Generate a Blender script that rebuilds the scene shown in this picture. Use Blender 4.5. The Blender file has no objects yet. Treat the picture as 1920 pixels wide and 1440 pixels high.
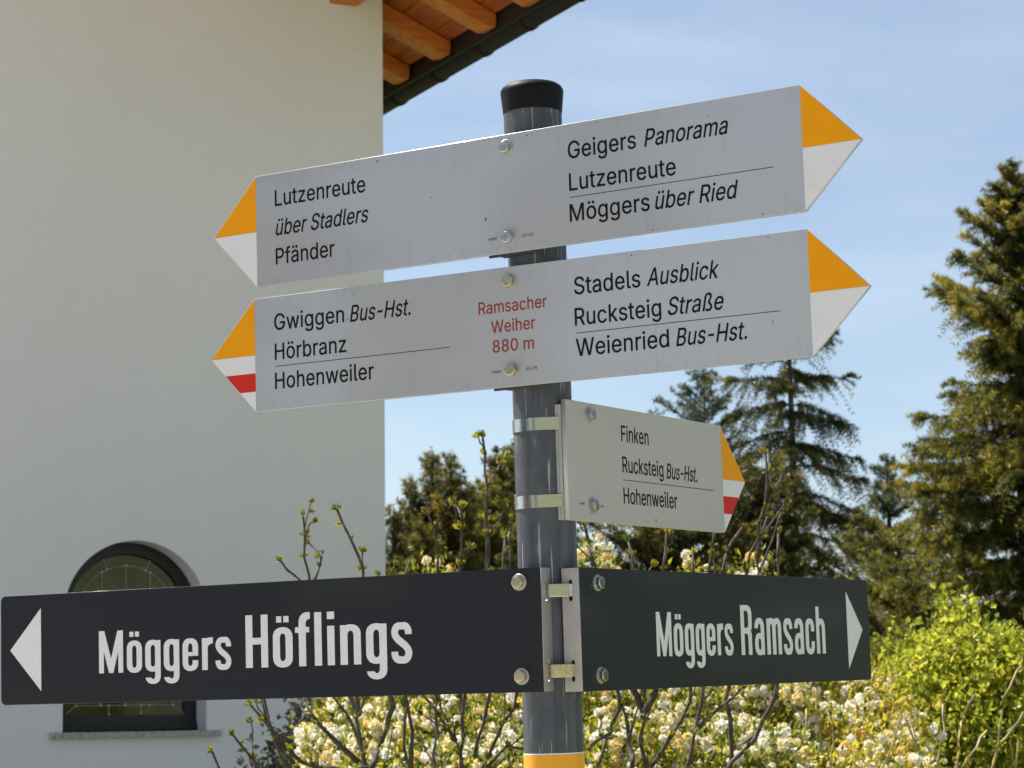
import bpy, math, random
import numpy as np
from mathutils import Matrix, Vector

# ---------------------------------------------------------------- camera, sky, sun, exposure
scene = bpy.context.scene
COL = scene.collection
CAM_Z = 1.62
CAM_R = (0.9999134, 0.0017670, -0.0130417)
CAM_U = (0.0131608, -0.1342484, 0.9908603)
CAM_F = (0.0, 0.9909461, 0.1342600)
F_PX, W_PX, H_PX = 4453.2, 1920, 1440
cam_data = bpy.data.cameras.new('camera')
cam = bpy.data.objects.new('camera', cam_data)
COL.objects.link(cam)
cam.matrix_world = Matrix(((CAM_R[0], CAM_U[0], -CAM_F[0], 0), (CAM_R[1], CAM_U[1], -CAM_F[1], 0),
                           (CAM_R[2], CAM_U[2], -CAM_F[2], CAM_Z), (0, 0, 0, 1)))
cam_data.sensor_width = 36
cam_data.lens = 36 * F_PX / W_PX
cam_data.clip_start = 0.05
cam_data.clip_end = 2000
cam_data.dof.use_dof = True
cam_data.dof.focus_distance = 2.88
cam_data.dof.aperture_fstop = 27
scene.camera = cam

SUN_EL, SUN_AZ = 57.0, -56.0        # degrees; azimuth from +Y towards +X
world = bpy.data.worlds.new('World')
scene.world = world
world.use_nodes = True
wt = world.node_tree
wt.nodes.clear()
w_out = wt.nodes.new('ShaderNodeOutputWorld')
w_bg = wt.nodes.new('ShaderNodeBackground')
w_sky = wt.nodes.new('ShaderNodeTexSky')
w_sky.sky_type = 'NISHITA'
w_sky.sun_disc = False
w_sky.sun_elevation = math.radians(SUN_EL)
w_sky.sun_rotation = math.radians(SUN_AZ)
w_sky.altitude = 800
w_sky.air_density = 1.0
w_sky.dust_density = 0.8
w_sky.ozone_density = 1.2
w_tc = wt.nodes.new('ShaderNodeTexCoord')
w_map = wt.nodes.new('ShaderNodeMapping')
w_map.inputs['Scale'].default_value = (2.2, 2.2, 9.0)
w_map.inputs['Rotation'].default_value = (0.0, 0.10, 0.3)
w_noise = wt.nodes.new('ShaderNodeTexNoise')
w_noise.inputs['Scale'].default_value = 1.9
w_noise.inputs['Detail'].default_value = 6
w_noise.inputs['Roughness'].default_value = 0.55
w_ramp = wt.nodes.new('ShaderNodeMapRange')
w_ramp.inputs['From Min'].default_value = 0.42
w_ramp.inputs['From Max'].default_value = 0.68
w_ramp.inputs['To Min'].default_value = 0.13
w_ramp.inputs['To Max'].default_value = 0.36
w_mix = wt.nodes.new('ShaderNodeMix')
w_mix.data_type = 'RGBA'
w_mix.inputs['B'].default_value = (7.0, 7.6, 8.3, 1)       # thin high cloud, in the sky's own units
wt.links.new(w_tc.outputs['Generated'], w_map.inputs['Vector'])
wt.links.new(w_map.outputs['Vector'], w_noise.inputs['Vector'])
wt.links.new(w_noise.outputs['Fac'], w_ramp.inputs['Value'])
wt.links.new(w_ramp.outputs['Result'], w_mix.inputs['Factor'])
wt.links.new(w_sky.outputs['Color'], w_mix.inputs['A'])
wt.links.new(w_mix.outputs['Result'], w_bg.inputs['Color'])
w_bg.inputs['Strength'].default_value = 0.056
wt.links.new(w_bg.outputs['Background'], w_out.inputs['Surface'])

sun_data = bpy.data.lights.new('sun', 'SUN')
sun_data.energy = 5.0
sun_data.angle = math.radians(0.53)
sun_data.color = (1.0, 0.94, 0.84)
sun = bpy.data.objects.new('sun', sun_data)
COL.objects.link(sun)
_e, _a = math.radians(SUN_EL), math.radians(SUN_AZ)
sun_dir = Vector((math.sin(_a) * math.cos(_e), math.cos(_a) * math.cos(_e), math.sin(_e)))
sun.rotation_euler = sun_dir.to_track_quat('Z', 'Y').to_euler()
sun.location = (0, 0, 30)

scene.view_settings.view_transform = 'Standard'
scene.view_settings.look = 'None'
scene.view_settings.gamma = 1
scene.view_settings.exposure = 1.22

rng = np.random.default_rng(7)
random.seed(7)


# ---------------------------------------------------------------- helpers
def at(x, y, depth):
    """World point on the sight line of a photograph pixel, `depth` metres into the scene."""
    a, b = (x - W_PX / 2) / F_PX, (H_PX / 2 - y) / F_PX
    r = [CAM_F[i] + CAM_R[i] * a + CAM_U[i] * b for i in range(3)]
    s = depth / r[1]
    return Vector((r[0] * s, depth, r[2] * s + CAM_Z))


def tag(o, label=None, cat=None, group=None, kind=None):
    for k, v in (('label', label), ('category', cat), ('group', group), ('kind', kind)):
        if v:
            o[k] = v
    return o


def link_mesh(name, me, material=None, parent=None):
    o = bpy.data.objects.new(name, me)
    COL.objects.link(o)
    if material and not me.materials:
        me.materials.append(material)
    if parent:
        o.parent = parent
    return o


def empty(name, matrix):
    o = bpy.data.objects.new(name, None)
    COL.objects.link(o)
    o.empty_display_size = 0.1
    o.matrix_world = matrix
    return o


class MB:
    """Collects faces of one mesh."""
    def __init__(self):
        self.v, self.f, self.m = [], [], []

    def add(self, verts, faces, mi=0):
        b = len(self.v)
        self.v += [tuple(p) for p in verts]
        self.f += [tuple(i + b for i in f) for f in faces]
        self.m += [mi] * len(faces)

    def box(self, x0, x1, y0, y1, z0, z1, M=None, mi=0):
        vs = [Vector(p) for p in ((x0, y0, z0), (x1, y0, z0), (x1, y1, z0), (x0, y1, z0),
                                  (x0, y0, z1), (x1, y0, z1), (x1, y1, z1), (x0, y1, z1))]
        if M is not None:
            vs = [M @ p for p in vs]
        self.add(vs, [(0, 3, 2, 1), (4, 5, 6, 7), (0, 1, 5, 4), (1, 2, 6, 5), (2, 3, 7, 6), (3, 0, 4, 7)], mi)

    def prism(self, outline, y0, y1, M=None, mi=0):
        """outline in (x, z), extruded along y."""
        n = len(outline)
        vs = [Vector((x, y0, z)) for x, z in outline] + [Vector((x, y1, z)) for x, z in outline]
        if M is not None:
            vs = [M @ p for p in vs]
        fs = [tuple(range(n)), tuple(range(2 * n - 1, n - 1, -1))]
        for i in range(n):
            j = (i + 1) % n
            fs.append((j, i, n + i, n + j))
        self.add(vs, fs, mi)

    def lathe(self, prof, seg=48, M=None, mi=0):
        """prof: (r, z) from bottom to top, axis z; open ends are capped when r > 0."""
        vs, fs = [], []
        for r, z in prof:
            for k in range(seg):
                a = 2 * math.pi * k / seg
                vs.append(Vector((r * math.cos(a), r * math.sin(a), z)))
        for i in range(len(prof) - 1):
            for k in range(seg):
                k2 = (k + 1) % seg
                fs.append((i * seg + k, i * seg + k2, (i + 1) * seg + k2, (i + 1) * seg + k))
        fs.append(tuple(range(seg - 1, -1, -1)))
        fs.append(tuple(range((len(prof) - 1) * seg, len(prof) * seg)))
        if M is not None:
            vs = [M @ p for p in vs]
        self.add(vs, fs, mi)

    def tube(self, pts, rad, sides=8, cap=True, mi=0):
        pts = [Vector(p) for p in pts]
        n = len(pts)
        up = Vector((0.31, 0.17, 0.93)).normalized()
        vs, fs = [], []
        for i, p in enumerate(pts):
            d = (pts[min(i + 1, n - 1)] - pts[max(i - 1, 0)])
            d = d.normalized() if d.length > 1e-9 else Vector((0, 0, 1))
            a = d.cross(up)
            if a.length < 1e-3:
                a = d.cross(Vector((1, 0, 0)))
            a.normalize()
            b = d.cross(a)
            r = rad[i] if hasattr(rad, '__len__') else rad
            for k in range(sides):
                t = 2 * math.pi * k / sides
                vs.append(p + a * (r * math.cos(t)) + b * (r * math.sin(t)))
        for i in range(n - 1):
            for k in range(sides):
                k2 = (k + 1) % sides
                fs.append((i * sides + k, (i + 1) * sides + k, (i + 1) * sides + k2, i * sides + k2))
        if cap:
            fs.append(tuple(range(sides)))
            fs.append(tuple(range(n * sides - 1, (n - 1) * sides - 1, -1)))
        self.add(vs, fs, mi)

    def build(self, name, material=None, parent=None, smooth=None, bevel=None, mats=None):
        me = bpy.data.meshes.new(name)
        me.from_pydata(self.v, [], self.f)
        for mm in (mats or ([material] if material else [])):
            me.materials.append(mm)
        if mats:
            me.polygons.foreach_set('material_index', self.m)
        if smooth is not None:
            me.shade_smooth()
            if smooth < 179:
                me.set_sharp_from_angle(angle=math.radians(smooth))
        me.update()
        o = link_mesh(name, me, None, parent)
        if bevel:
            md = o.modifiers.new('edge', 'BEVEL')
            md.width = bevel
            md.segments = 2
            md.limit_method = 'ANGLE'
            md.angle_limit = math.radians(40)
        return o


def soup(name, tris, tint, material, parent=None):
    """tris: (n, 3, 3) float array; tint: (n,) per-face colour variation 0..1, on conifers with sunlit tips painted in."""
    n = len(tris)
    me = bpy.data.meshes.new(name)
    me.vertices.add(n * 3)
    me.vertices.foreach_set('co', np.ascontiguousarray(tris, dtype=np.float32).ravel())
    me.loops.add(n * 3)
    me.loops.foreach_set('vertex_index', np.arange(n * 3, dtype=np.int32))
    me.polygons.add(n)
    me.polygons.foreach_set('loop_start', np.arange(0, n * 3, 3, dtype=np.int32))
    me.polygons.foreach_set('loop_total', np.full(n, 3, dtype=np.int32))
    at_ = me.attributes.new('tint', 'FLOAT', 'FACE')
    at_.data.foreach_set('value', np.asarray(tint, dtype=np.float32))
    me.update(calc_edges=True)
    me.materials.append(material)
    return link_mesh(name, me, None, parent)


# ---------------------------------------------------------------- materials
def new_mat(name):
    m = bpy.data.materials.new(name)
    m.use_nodes = True
    nt = m.node_tree
    b = nt.nodes['Principled BSDF']
    return m, nt, b


def N(nt, kind, **kw):
    n = nt.nodes.new(kind)
    for k, v in kw.items():
        if k in n.inputs:
            n.inputs[k].default_value = v
        else:
            setattr(n, k, v)
    return n


def ramp(nt, src, stops):
    r = nt.nodes.new('ShaderNodeValToRGB')
    e = r.color_ramp.elements
    while len(e) > 1:
        e.remove(e[-1])
    e[0].position, e[0].color = stops[0][0], (*stops[0][1], 1)
    for p, c in stops[1:]:
        x = e.new(p)
        x.color = (*c, 1)
    nt.links.new(src, r.inputs['Fac'])
    return r.outputs['Color']


def obj_coords(nt, scale=(1, 1, 1)):
    tc = nt.nodes.new('ShaderNodeTexCoord')
    mp = nt.nodes.new('ShaderNodeMapping')
    mp.inputs['Scale'].default_value = scale
    nt.links.new(tc.outputs['Object'], mp.inputs['Vector'])
    return mp.outputs['Vector']


def noise(nt, vec, scale, detail=4, rough=0.55):
    n = N(nt, 'ShaderNodeTexNoise', Scale=scale, Detail=detail, Roughness=rough)
    nt.links.new(vec, n.inputs['Vector'])
    return n.outputs['Fac']


def bump(nt, b, height, strength, dist):
    bp = N(nt, 'ShaderNodeBump', Strength=strength, Distance=dist)
    nt.links.new(height, bp.inputs['Height'])
    nt.links.new(bp.outputs['Normal'], b.inputs['Normal'])


def simple(name, col, rough=0.6, metal=0.0, spec=0.5, var=0.12, scale=30.0, stretch=(1, 1, 1), bmp=0.0, coat=0.0):
    m, nt, b = new_mat(name)
    v = obj_coords(nt, stretch)
    f = noise(nt, v, scale)
    c0 = tuple(x * (1 - var) for x in col)
    c1 = tuple(min(1, x * (1 + var)) for x in col)
    nt.links.new(ramp(nt, f, [(0.3, c0), (0.7, c1)]), b.inputs['Base Color'])
    b.inputs['Roughness'].default_value = rough
    b.inputs['Metallic'].default_value = metal
    b.inputs['Specular IOR Level'].default_value = spec
    b.inputs['Coat Weight'].default_value = coat
    if bmp:
        bump(nt, b, f, 0.5, bmp)
    return m


def mix_col(nt, fac, a, b):
    mx = nt.nodes.new('ShaderNodeMix')
    mx.data_type = 'RGBA'
    for sock, val in (('Factor', fac), ('A', a), ('B', b)):
        if isinstance(val, (tuple, list)):
            mx.inputs[sock].default_value = (*val, 1)
        elif isinstance(val, (int, float)):
            mx.inputs[sock].default_value = val
        else:
            nt.links.new(val, mx.inputs[sock])
    return mx.outputs['Result']


def math_n(nt, op, a, b=None):
    n = nt.nodes.new('ShaderNodeMath')
    n.operation = op
    n.use_clamp = op in ('MULTIPLY', 'ADD', 'SUBTRACT')
    for i, val in enumerate((a, b)):
        if val is None:
            continue
        if isinstance(val, (int, float)):
            n.inputs[i].default_value = val
        else:
            nt.links.new(val, n.inputs[i])
    return n.outputs[0]


def map_range(nt, src, a, b, c=0.0, d=1.0):
    n = N(nt, 'ShaderNodeMapRange')
    n.inputs['From Min'].default_value, n.inputs['From Max'].default_value = a, b
    n.inputs['To Min'].default_value, n.inputs['To Max'].default_value = c, d
    nt.links.new(src, n.inputs['Value'])
    return n.outputs['Result']


def sheet_mat(name, base, dirt, half, rough, metal, amount=1.0, spec=0.5, coat=0.0):
    """Weathered sheet metal: grime creeping in from the long edges, faint vertical rain streaks, stray specks."""
    m, nt, b = new_mat(name)
    tc = nt.nodes.new('ShaderNodeTexCoord')
    sep = nt.nodes.new('ShaderNodeSeparateXYZ')
    nt.links.new(tc.outputs['Object'], sep.inputs['Vector'])
    edge = map_range(nt, math_n(nt, 'ABSOLUTE', sep.outputs['Z']), half * 0.62, half * 1.02)
    v1 = obj_coords(nt, (1, 1, 0.55))
    grain = noise(nt, v1, 150, 6, 0.7)
    patch = noise(nt, obj_coords(nt), 22, 3, 0.6)
    g = map_range(nt, grain, 0.47, 0.68)
    p = map_range(nt, patch, 0.38, 0.66)
    grime = math_n(nt, 'MULTIPLY', math_n(nt, 'MULTIPLY', edge, g), p)
    streak = map_range(nt, noise(nt, obj_coords(nt, (1, 1, 0.06)), 130, 3, 0.6), 0.52, 0.74)
    sp2 = map_range(nt, noise(nt, obj_coords(nt, (1, 1, 0.35)), 30, 2, 0.5), 0.5, 0.7)
    streak = math_n(nt, 'MULTIPLY', math_n(nt, 'MULTIPLY', streak, sp2), 0.22 * amount)
    vor = N(nt, 'ShaderNodeTexVoronoi', Scale=75.0)
    nt.links.new(tc.outputs['Object'], vor.inputs['Vector'])
    speck = math_n(nt, 'MULTIPLY', map_range(nt, vor.outputs['Distance'], 0.10, 0.05), map_range(nt, patch, 0.56, 0.6))
    fac = math_n(nt, 'ADD', math_n(nt, 'MULTIPLY', grime, 0.55 * amount), streak)
    fac = math_n(nt, 'ADD', fac, math_n(nt, 'MULTIPLY', speck, 0.45 * amount))
    soft = noise(nt, obj_coords(nt), 5, 2, 0.5)
    base2 = mix_col(nt, soft, tuple(c * 0.96 for c in base), tuple(c * 1.04 for c in base))
    nt.links.new(mix_col(nt, fac, base2, dirt), b.inputs['Base Color'])
    b.inputs['Metallic'].default_value = metal
    nt.links.new(map_range(nt, grain, 0.3, 0.7, rough - 0.03, rough + 0.05), b.inputs['Roughness'])
    b.inputs['Specular IOR Level'].default_value = spec
    b.inputs['Coat Weight'].default_value = coat
    b.inputs['Coat Roughness'].default_value = 0.07
    b.inputs['Coat IOR'].default_value = 1.75
    return m


def leaf_mat(name, stops, trans=0.35, rough=0.5, spec=0.4, patch_scale=2.0, patch=None):
    m, nt, b = new_mat(name)
    a = nt.nodes.new('ShaderNodeAttribute')
    a.attribute_name = 'tint'
    col = ramp(nt, a.outputs['Fac'], stops)
    if patch:
        f = map_range(nt, noise(nt, obj_coords(nt), patch_scale, 3, 0.6), 0.42, 0.62)
        col = mix_col(nt, math_n(nt, 'MULTIPLY', f, patch[1]), col, patch[0])
    nt.links.new(col, b.inputs['Base Color'])
    b.inputs['Roughness'].default_value = rough
    b.inputs['Specular IOR Level'].default_value = spec
    tr = nt.nodes.new('ShaderNodeBsdfTranslucent')
    nt.links.new(col, tr.inputs['Color'])
    mx = nt.nodes.new('ShaderNodeMixShader')
    mx.inputs['Fac'].default_value = trans
    nt.links.new(b.outputs['BSDF'], mx.inputs[1])
    nt.links.new(tr.outputs['BSDF'], mx.inputs[2])
    nt.links.new(mx.outputs['Shader'], nt.nodes['Material Output'].inputs['Surface'])
    return m


def bark_mat(name, c0, c1, lichen=None, scale=60):
    m, nt, b = new_mat(name)
    v = obj_coords(nt, (1, 1, 0.4))
    f = noise(nt, v, scale, 6, 0.65)
    col = ramp(nt, f, [(0.3, c0), (0.7, c1)])
    if lichen:
        g = map_range(nt, noise(nt, obj_coords(nt), scale * 0.4, 3, 0.6), 0.52, 0.62)
        col = mix_col(nt, g, col, lichen)
    nt.links.new(col, b.inputs['Base Color'])
    b.inputs['Roughness'].default_value = 0.85
    bump(nt, b, f, 0.6, 0.004)
    return m


MAT = {}
MAT['silver'] = sheet_mat('satin_silver_sheet', (0.465, 0.46, 0.468), (0.11, 0.108, 0.105), 0.075, 0.32, 0.30, 0.7, 0.5, 0.9)
MAT['silver_clean'] = sheet_mat('pale_silver_sheet', (0.50, 0.475, 0.445), (0.16, 0.15, 0.13), 0.075, 0.42, 0.15, 0.3)
MAT['anthracite'] = sheet_mat('anthracite_sheet', (0.0155, 0.0180, 0.0235), (0.030, 0.027, 0.028), 0.075, 0.40, 0.0, 0.5, 0.20, 0.25)
MAT['orange'] = simple('orange_film', (0.84, 0.33, 0.002), 0.55, spec=0.15, var=0.03, scale=12)
MAT['white'] = simple('white_film', (0.72, 0.71, 0.71), 0.42, var=0.04, scale=40)
MAT['white_letter'] = simple('white_lettering_film', (0.74, 0.73, 0.73), 0.45, var=0.04, scale=60)
MAT['red'] = simple('red_film', (0.60, 0.028, 0.018), 0.55, spec=0.15, var=0.04, scale=40)
MAT['red_ink'] = simple('dark_red_ink', (0.27, 0.044, 0.030), 0.6, spec=0.15, var=0.1, scale=60)
MAT['black_ink'] = simple('black_ink', (0.008, 0.008, 0.009), 0.6, spec=0.12, var=0.2, scale=60)
MAT['grey_ink'] = simple('faded_grey_ink', (0.10, 0.10, 0.105), 0.5, var=0.25, scale=200)
MAT['dirt'] = simple('dry_dirt', (0.03, 0.027, 0.022), 0.9, var=0.2, scale=300)
MAT['steel'] = simple('stainless_steel', (0.60, 0.595, 0.575), 0.20, 1.0, var=0.12, scale=260)
MAT['brass_steel'] = simple('yellow_passivated_steel', (0.58, 0.52, 0.34), 0.3, 1.0, var=0.18, scale=220)
MAT['alu'] = simple('milled_aluminium', (0.46, 0.44, 0.41), 0.42, 0.55, var=0.10, scale=70, stretch=(1, 1, 0.3))
MAT['dark_bracket'] = simple('dark_bracket_steel', (0.03, 0.03, 0.032), 0.5, var=0.2, scale=60)
MAT['cap'] = simple('black_plastic', (0.008, 0.008, 0.010), 0.55, spec=0.12, var=0.2, scale=60)
MAT['pole_band'] = simple('yellow_pole_paint', (0.80, 0.36, 0.008), 0.4, var=0.04, scale=20)
MAT['asphalt'] = simple('worn_asphalt', (0.37, 0.35, 0.33), 0.9, var=0.25, scale=9, bmp=0.01)
MAT['gravel'] = simple('pale_gravel', (0.48, 0.475, 0.465), 0.95, var=0.3, scale=40, bmp=0.02)
MAT['soil'] = simple('garden_soil', (0.07, 0.05, 0.035), 0.95, var=0.3, scale=20, bmp=0.02)


def pole_mat():
    m, nt, b = new_mat('galvanised_pole')
    st = noise(nt, obj_coords(nt, (1, 1, 0.03)), 90, 4, 0.65)
    bl = noise(nt, obj_coords(nt, (1, 1, 0.5)), 45, 5, 0.65)
    col = ramp(nt, st, [(0.28, (0.045, 0.052, 0.062)), (0.55, (0.070, 0.079, 0.092)), (0.8, (0.11, 0.118, 0.130))])
    f = map_range(nt, bl, 0.42, 0.64, 0, 0.85)
    col = mix_col(nt, f, col, (0.105, 0.108, 0.112))
    scr = map_range(nt, noise(nt, obj_coords(nt, (1, 1, 0.05)), 260, 2, 0.5), 0.66, 0.70, 0, 0.75)
    col = mix_col(nt, scr, col, (0.36, 0.37, 0.38))
    nt.links.new(col, b.inputs['Base Color'])
    b.inputs['Metallic'].default_value = 0.35
    nt.links.new(map_range(nt, bl, 0.3, 0.7, 0.48, 0.64), b.inputs['Roughness'])
    return m


def plaster_mat():
    m, nt, b = new_mat('white_plaster')
    v = obj_coords(nt)
    big = noise(nt, v, 0.7, 3, 0.5)
    fine = noise(nt, obj_coords(nt, (1, 1, 2.2)), 55, 5, 0.7)
    col = ramp(nt, big, [(0.3, (0.85, 0.795, 0.765)), (0.7, (0.89, 0.84, 0.81))])
    spot = N(nt, 'ShaderNodeTexVoronoi', Scale=2.6)
    nt.links.new(v, spot.inputs['Vector'])
    sp = map_range(nt, spot.outputs['Distance'], 0.022, 0.012, 0, 0.35)
    col = mix_col(nt, sp, col, (0.3, 0.28, 0.25))
    run = map_range(nt, noise(nt, obj_coords(nt, (1, 1, 0.05)), 4.5, 5, 0.6), 0.5, 0.82, 0, 0.05)
    col = mix_col(nt, run, col, (0.50, 0.47, 0.42))
    nt.links.new(col, b.inputs['Base Color'])
    b.inputs['Roughness'].default_value = 0.9
    trowel = noise(nt, obj_coords(nt, (1, 1, 1.8)), 7, 4, 0.6)
    mixh = math_n(nt, 'ADD', math_n(nt, 'MULTIPLY', fine, 0.55), math_n(nt, 'MULTIPLY', trowel, 0.45))
    bump(nt, b, mixh, 0.6, 0.010)
    return m


def wood_mat(name, c0, c1, c2, axis_scale, boards=0.0):
    m, nt, b = new_mat(name)
    f = noise(nt, obj_coords(nt, axis_scale), 7, 7, 0.62)
    kn = N(nt, 'ShaderNodeTexVoronoi', Scale=2.4)
    nt.links.new(obj_coords(nt, (1, 1.0, 1)), kn.inputs['Vector'])
    col = ramp(nt, f, [(0.3, c0), (0.55, c1), (0.75, c2)])
    knot = map_range(nt, kn.outputs['Distance'], 0.11, 0.05, 0, 0.75)
    col = mix_col(nt, knot, col, tuple(x * 0.35 for x in c0))
    nt.links.new(col, b.inputs['Base Color'])
    b.inputs['Roughness'].default_value = 0.55
    bump(nt, b, f, 0.25, 0.004)
    return m


def grass_mat():
    m, nt, b = new_mat('meadow_grass')
    v = obj_coords(nt)
    f = noise(nt, v, 0.35, 6, 0.6)
    g = noise(nt, v, 14, 4, 0.7)
    col = ramp(nt, f, [(0.3, (0.075, 0.12, 0.022)), (0.7, (0.12, 0.17, 0.035))])
    col = mix_col(nt, map_range(nt, g, 0.4, 0.7, 0, 0.5), col, (0.16, 0.17, 0.05))
    nt.links.new(col, b.inputs['Base Color'])
    b.inputs['Roughness'].default_value = 0.9
    bump(nt, b, g, 0.8, 0.05)
    return m


def glass_mat():
    m, nt, b = new_mat('dark_leaded_glass')
    f = noise(nt, obj_coords(nt), 9, 3, 0.5)
    nt.links.new(ramp(nt, f, [(0.35, (0.018, 0.016, 0.014)), (0.65, (0.045, 0.036, 0.028))]), b.inputs['Base Color'])
    b.inputs['Roughness'].default_value = 0.04
    b.inputs['Specular IOR Level'].default_value = 0.9
    bump(nt, b, f, 0.08, 0.01)
    return m


def granite_mat():
    m, nt, b = new_mat('granite_sill')
    v = obj_coords(nt)
    f = noise(nt, v, 130, 3, 0.7)
    h = noise(nt, v, 60, 2, 0.6)
    col = ramp(nt, f, [(0.36, (0.10, 0.09, 0.085)), (0.46, (0.46, 0.41, 0.34)), (0.7, (0.56, 0.51, 0.43))])
    col = mix_col(nt, map_range(nt, h, 0.62, 0.66, 0, 0.8), col, (0.07, 0.065, 0.06))
    nt.links.new(col, b.inputs['Base Color'])
    b.inputs['Roughness'].default_value = 0.6
    return m


MAT['pole'] = pole_mat()
MAT['plaster'] = plaster_mat()
MAT['rafter_wood'] = wood_mat('larch_rafter', (0.46, 0.115, 0.016), (0.68, 0.195, 0.028), (0.70, 0.235, 0.042), (0.5, 5, 5))
MAT['soffit_wood'] = wood_mat('larch_board', (0.34, 0.072, 0.011), (0.52, 0.125, 0.020), (0.60, 0.17, 0.034), (5, 0.5, 5))
MAT['grass'] = grass_mat()
MAT['dry_grass'] = simple('mown_dry_meadow', (0.125, 0.130, 0.066), 0.95, var=0.25, scale=0.5, spec=0.1, bmp=0.02)
MAT['glass'] = glass_mat()
MAT['granite'] = granite_mat()
MAT['window_frame'] = simple('anthracite_window_frame', (0.012, 0.013, 0.015), 0.45, var=0.15, scale=20)
MAT['lead'] = simple('lead_came', (0.36, 0.34, 0.31), 0.5, 0.2, var=0.15, scale=60)
MAT['solder'] = simple('bright_solder', (0.70, 0.68, 0.64), 0.3, 0.6, var=0.1, scale=60)
MAT['gutter'] = simple('dark_brown_gutter', (0.030, 0.023, 0.020), 0.55, 0.0, 0.10, var=0.2, scale=14)
MAT['fascia'] = simple('dark_eaves_flashing', (0.014, 0.015, 0.016), 0.5, var=0.2, scale=14)
MAT['tile'] = simple('dark_roof_tile', (0.10, 0.045, 0.03), 0.8, var=0.25, scale=6)

MAT['spruce'] = leaf_mat('spruce_needles', [(0.0, (0.030, 0.042, 0.012)), (0.3, (0.075, 0.085, 0.016)), (0.55, (0.21, 0.190, 0.024)), (1.0, (0.46, 0.36, 0.045))], 0.45, 0.45, 0.4, 1.6, ((0.07, 0.085, 0.018), 0.35))  # golden end: new growth, brightened to stand in for sunlit tips
MAT['spruce_dark'] = leaf_mat('dark_spruce_needles', [(0.0, (0.020, 0.030, 0.012)), (0.4, (0.062, 0.070, 0.018)), (1.0, (0.34, 0.255, 0.035))], 0.42, 0.5, 0.35, 1.2, ((0.075, 0.065, 0.016), 0.35))
MAT['spruce_blue'] = leaf_mat('blue_green_needles', [(0.0, (0.020, 0.038, 0.022)), (0.5, (0.055, 0.078, 0.038)), (1.0, (0.19, 0.17, 0.045))], 0.36, 0.5, 0.35, 1.4)
MAT['juniper'] = leaf_mat('juniper_sprays', [(0.0, (0.030, 0.044, 0.012)), (0.4, (0.10, 0.110, 0.024)), (1.0, (0.40, 0.30, 0.040))], 0.45, 0.5, 0.35, 1.6, ((0.13, 0.095, 0.020), 0.28))
MAT['spring_leaf'] = leaf_mat('fresh_green_leaves', [(0.0, (0.14, 0.185, 0.018)), (0.5, (0.36, 0.385, 0.034)), (1.0, (0.58, 0.55, 0.07))], 0.5, 0.45, 0.35)
MAT['flower_leaf'] = leaf_mat('flowering_shrub_leaves', [(0.0, (0.055, 0.085, 0.012)), (0.4, (0.26, 0.28, 0.024)), (0.7, (0.58, 0.48, 0.045)), (1.0, (0.64, 0.36, 0.07))], 0.5, 0.45, 0.4)
MAT['blossom'] = leaf_mat('cream_blossoms', [(0.0, (0.82, 0.56, 0.17)), (0.35, (0.86, 0.74, 0.38)), (0.7, (0.86, 0.82, 0.68)), (1.0, (0.88, 0.86, 0.80))], 0.35, 0.6, 0.2)
MAT['grey_leaf'] = leaf_mat('leathery_dark_leaves', [(0.0, (0.060, 0.062, 0.028)), (0.6, (0.14, 0.135, 0.070)), (1.0, (0.30, 0.27, 0.17))], 0.2, 0.32, 0.6)
MAT['bud'] = leaf_mat('opening_buds', [(0.0, (0.10, 0.11, 0.016)), (0.5, (0.21, 0.21, 0.028)), (1.0, (0.38, 0.32, 0.03))], 0.4, 0.45, 0.4)
MAT['hedge_leaf'] = leaf_mat('mixed_leaves', [(0.0, (0.04, 0.07, 0.014)), (1.0, (0.13, 0.17, 0.03))], 0.35)
MAT['bark_dark'] = bark_mat('dark_spruce_bark', (0.030, 0.024, 0.018), (0.085, 0.068, 0.050), None, 25)
MAT['bark_stem'] = bark_mat('grey_brown_stem', (0.026, 0.020, 0.016), (0.080, 0.062, 0.048), (0.12, 0.10, 0.08), 110)
MAT['bark_lichen'] = bark_mat('lichen_covered_twig', (0.20, 0.15, 0.10), (0.40, 0.33, 0.24), (0.50, 0.36, 0.05), 60)


# ---------------------------------------------------------------- the setting: ground
def make_ground():
    m = MB()
    rings = [0, 6, 14, 26, 45, 80, 160, 400, 900]
    seg = 48
    vs, fs = [(0, 8, 0)], []
    for r in rings[1:]:
        for k in range(seg):
            a = 2 * math.pi * k / seg
            x, y = r * math.cos(a), 8 + r * math.sin(a)
            vs.append((x, y, 0.02 * math.sin(x * 0.6) * math.sin(y * 0.5) - 0.03))
    for k in range(seg):
        fs.append((0, 1 + k, 1 + (k + 1) % seg))
    for i in range(len(rings) - 2):
        a, b = 1 + i * seg, 1 + (i + 1) * seg
        for k in range(seg):
            k2 = (k + 1) % seg
            fs.append((a + k, b + k, b + k2, a + k2))
    m.add(vs, fs)
    o = m.build('ground', MAT['grass'], smooth=180)
    tag(o, kind='structure', label='green meadow around the house and the signpost')


make_ground()


def sheet(name, outline, z, mat, label):
    b = MB()
    b.add([(x, y, z) for x, y in outline], [tuple(range(len(outline)))])
    return tag(b.build(name, mat), kind='structure', label=label)


sheet('road', [(-60, -7.5), (60, -7.5), (60, 2.1), (-60, 2.1)], 0.03, MAT['asphalt'], 'pale worn village road in front of the signpost')
sheet('forecourt', [(-30, 2.1), (-1.3, 2.1), (-1.2, 9.5), (-0.9, 14.6), (-16, 7.6), (-30, 7.6)], 0.034, MAT['gravel'], 'pale gravel forecourt of the house')


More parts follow.
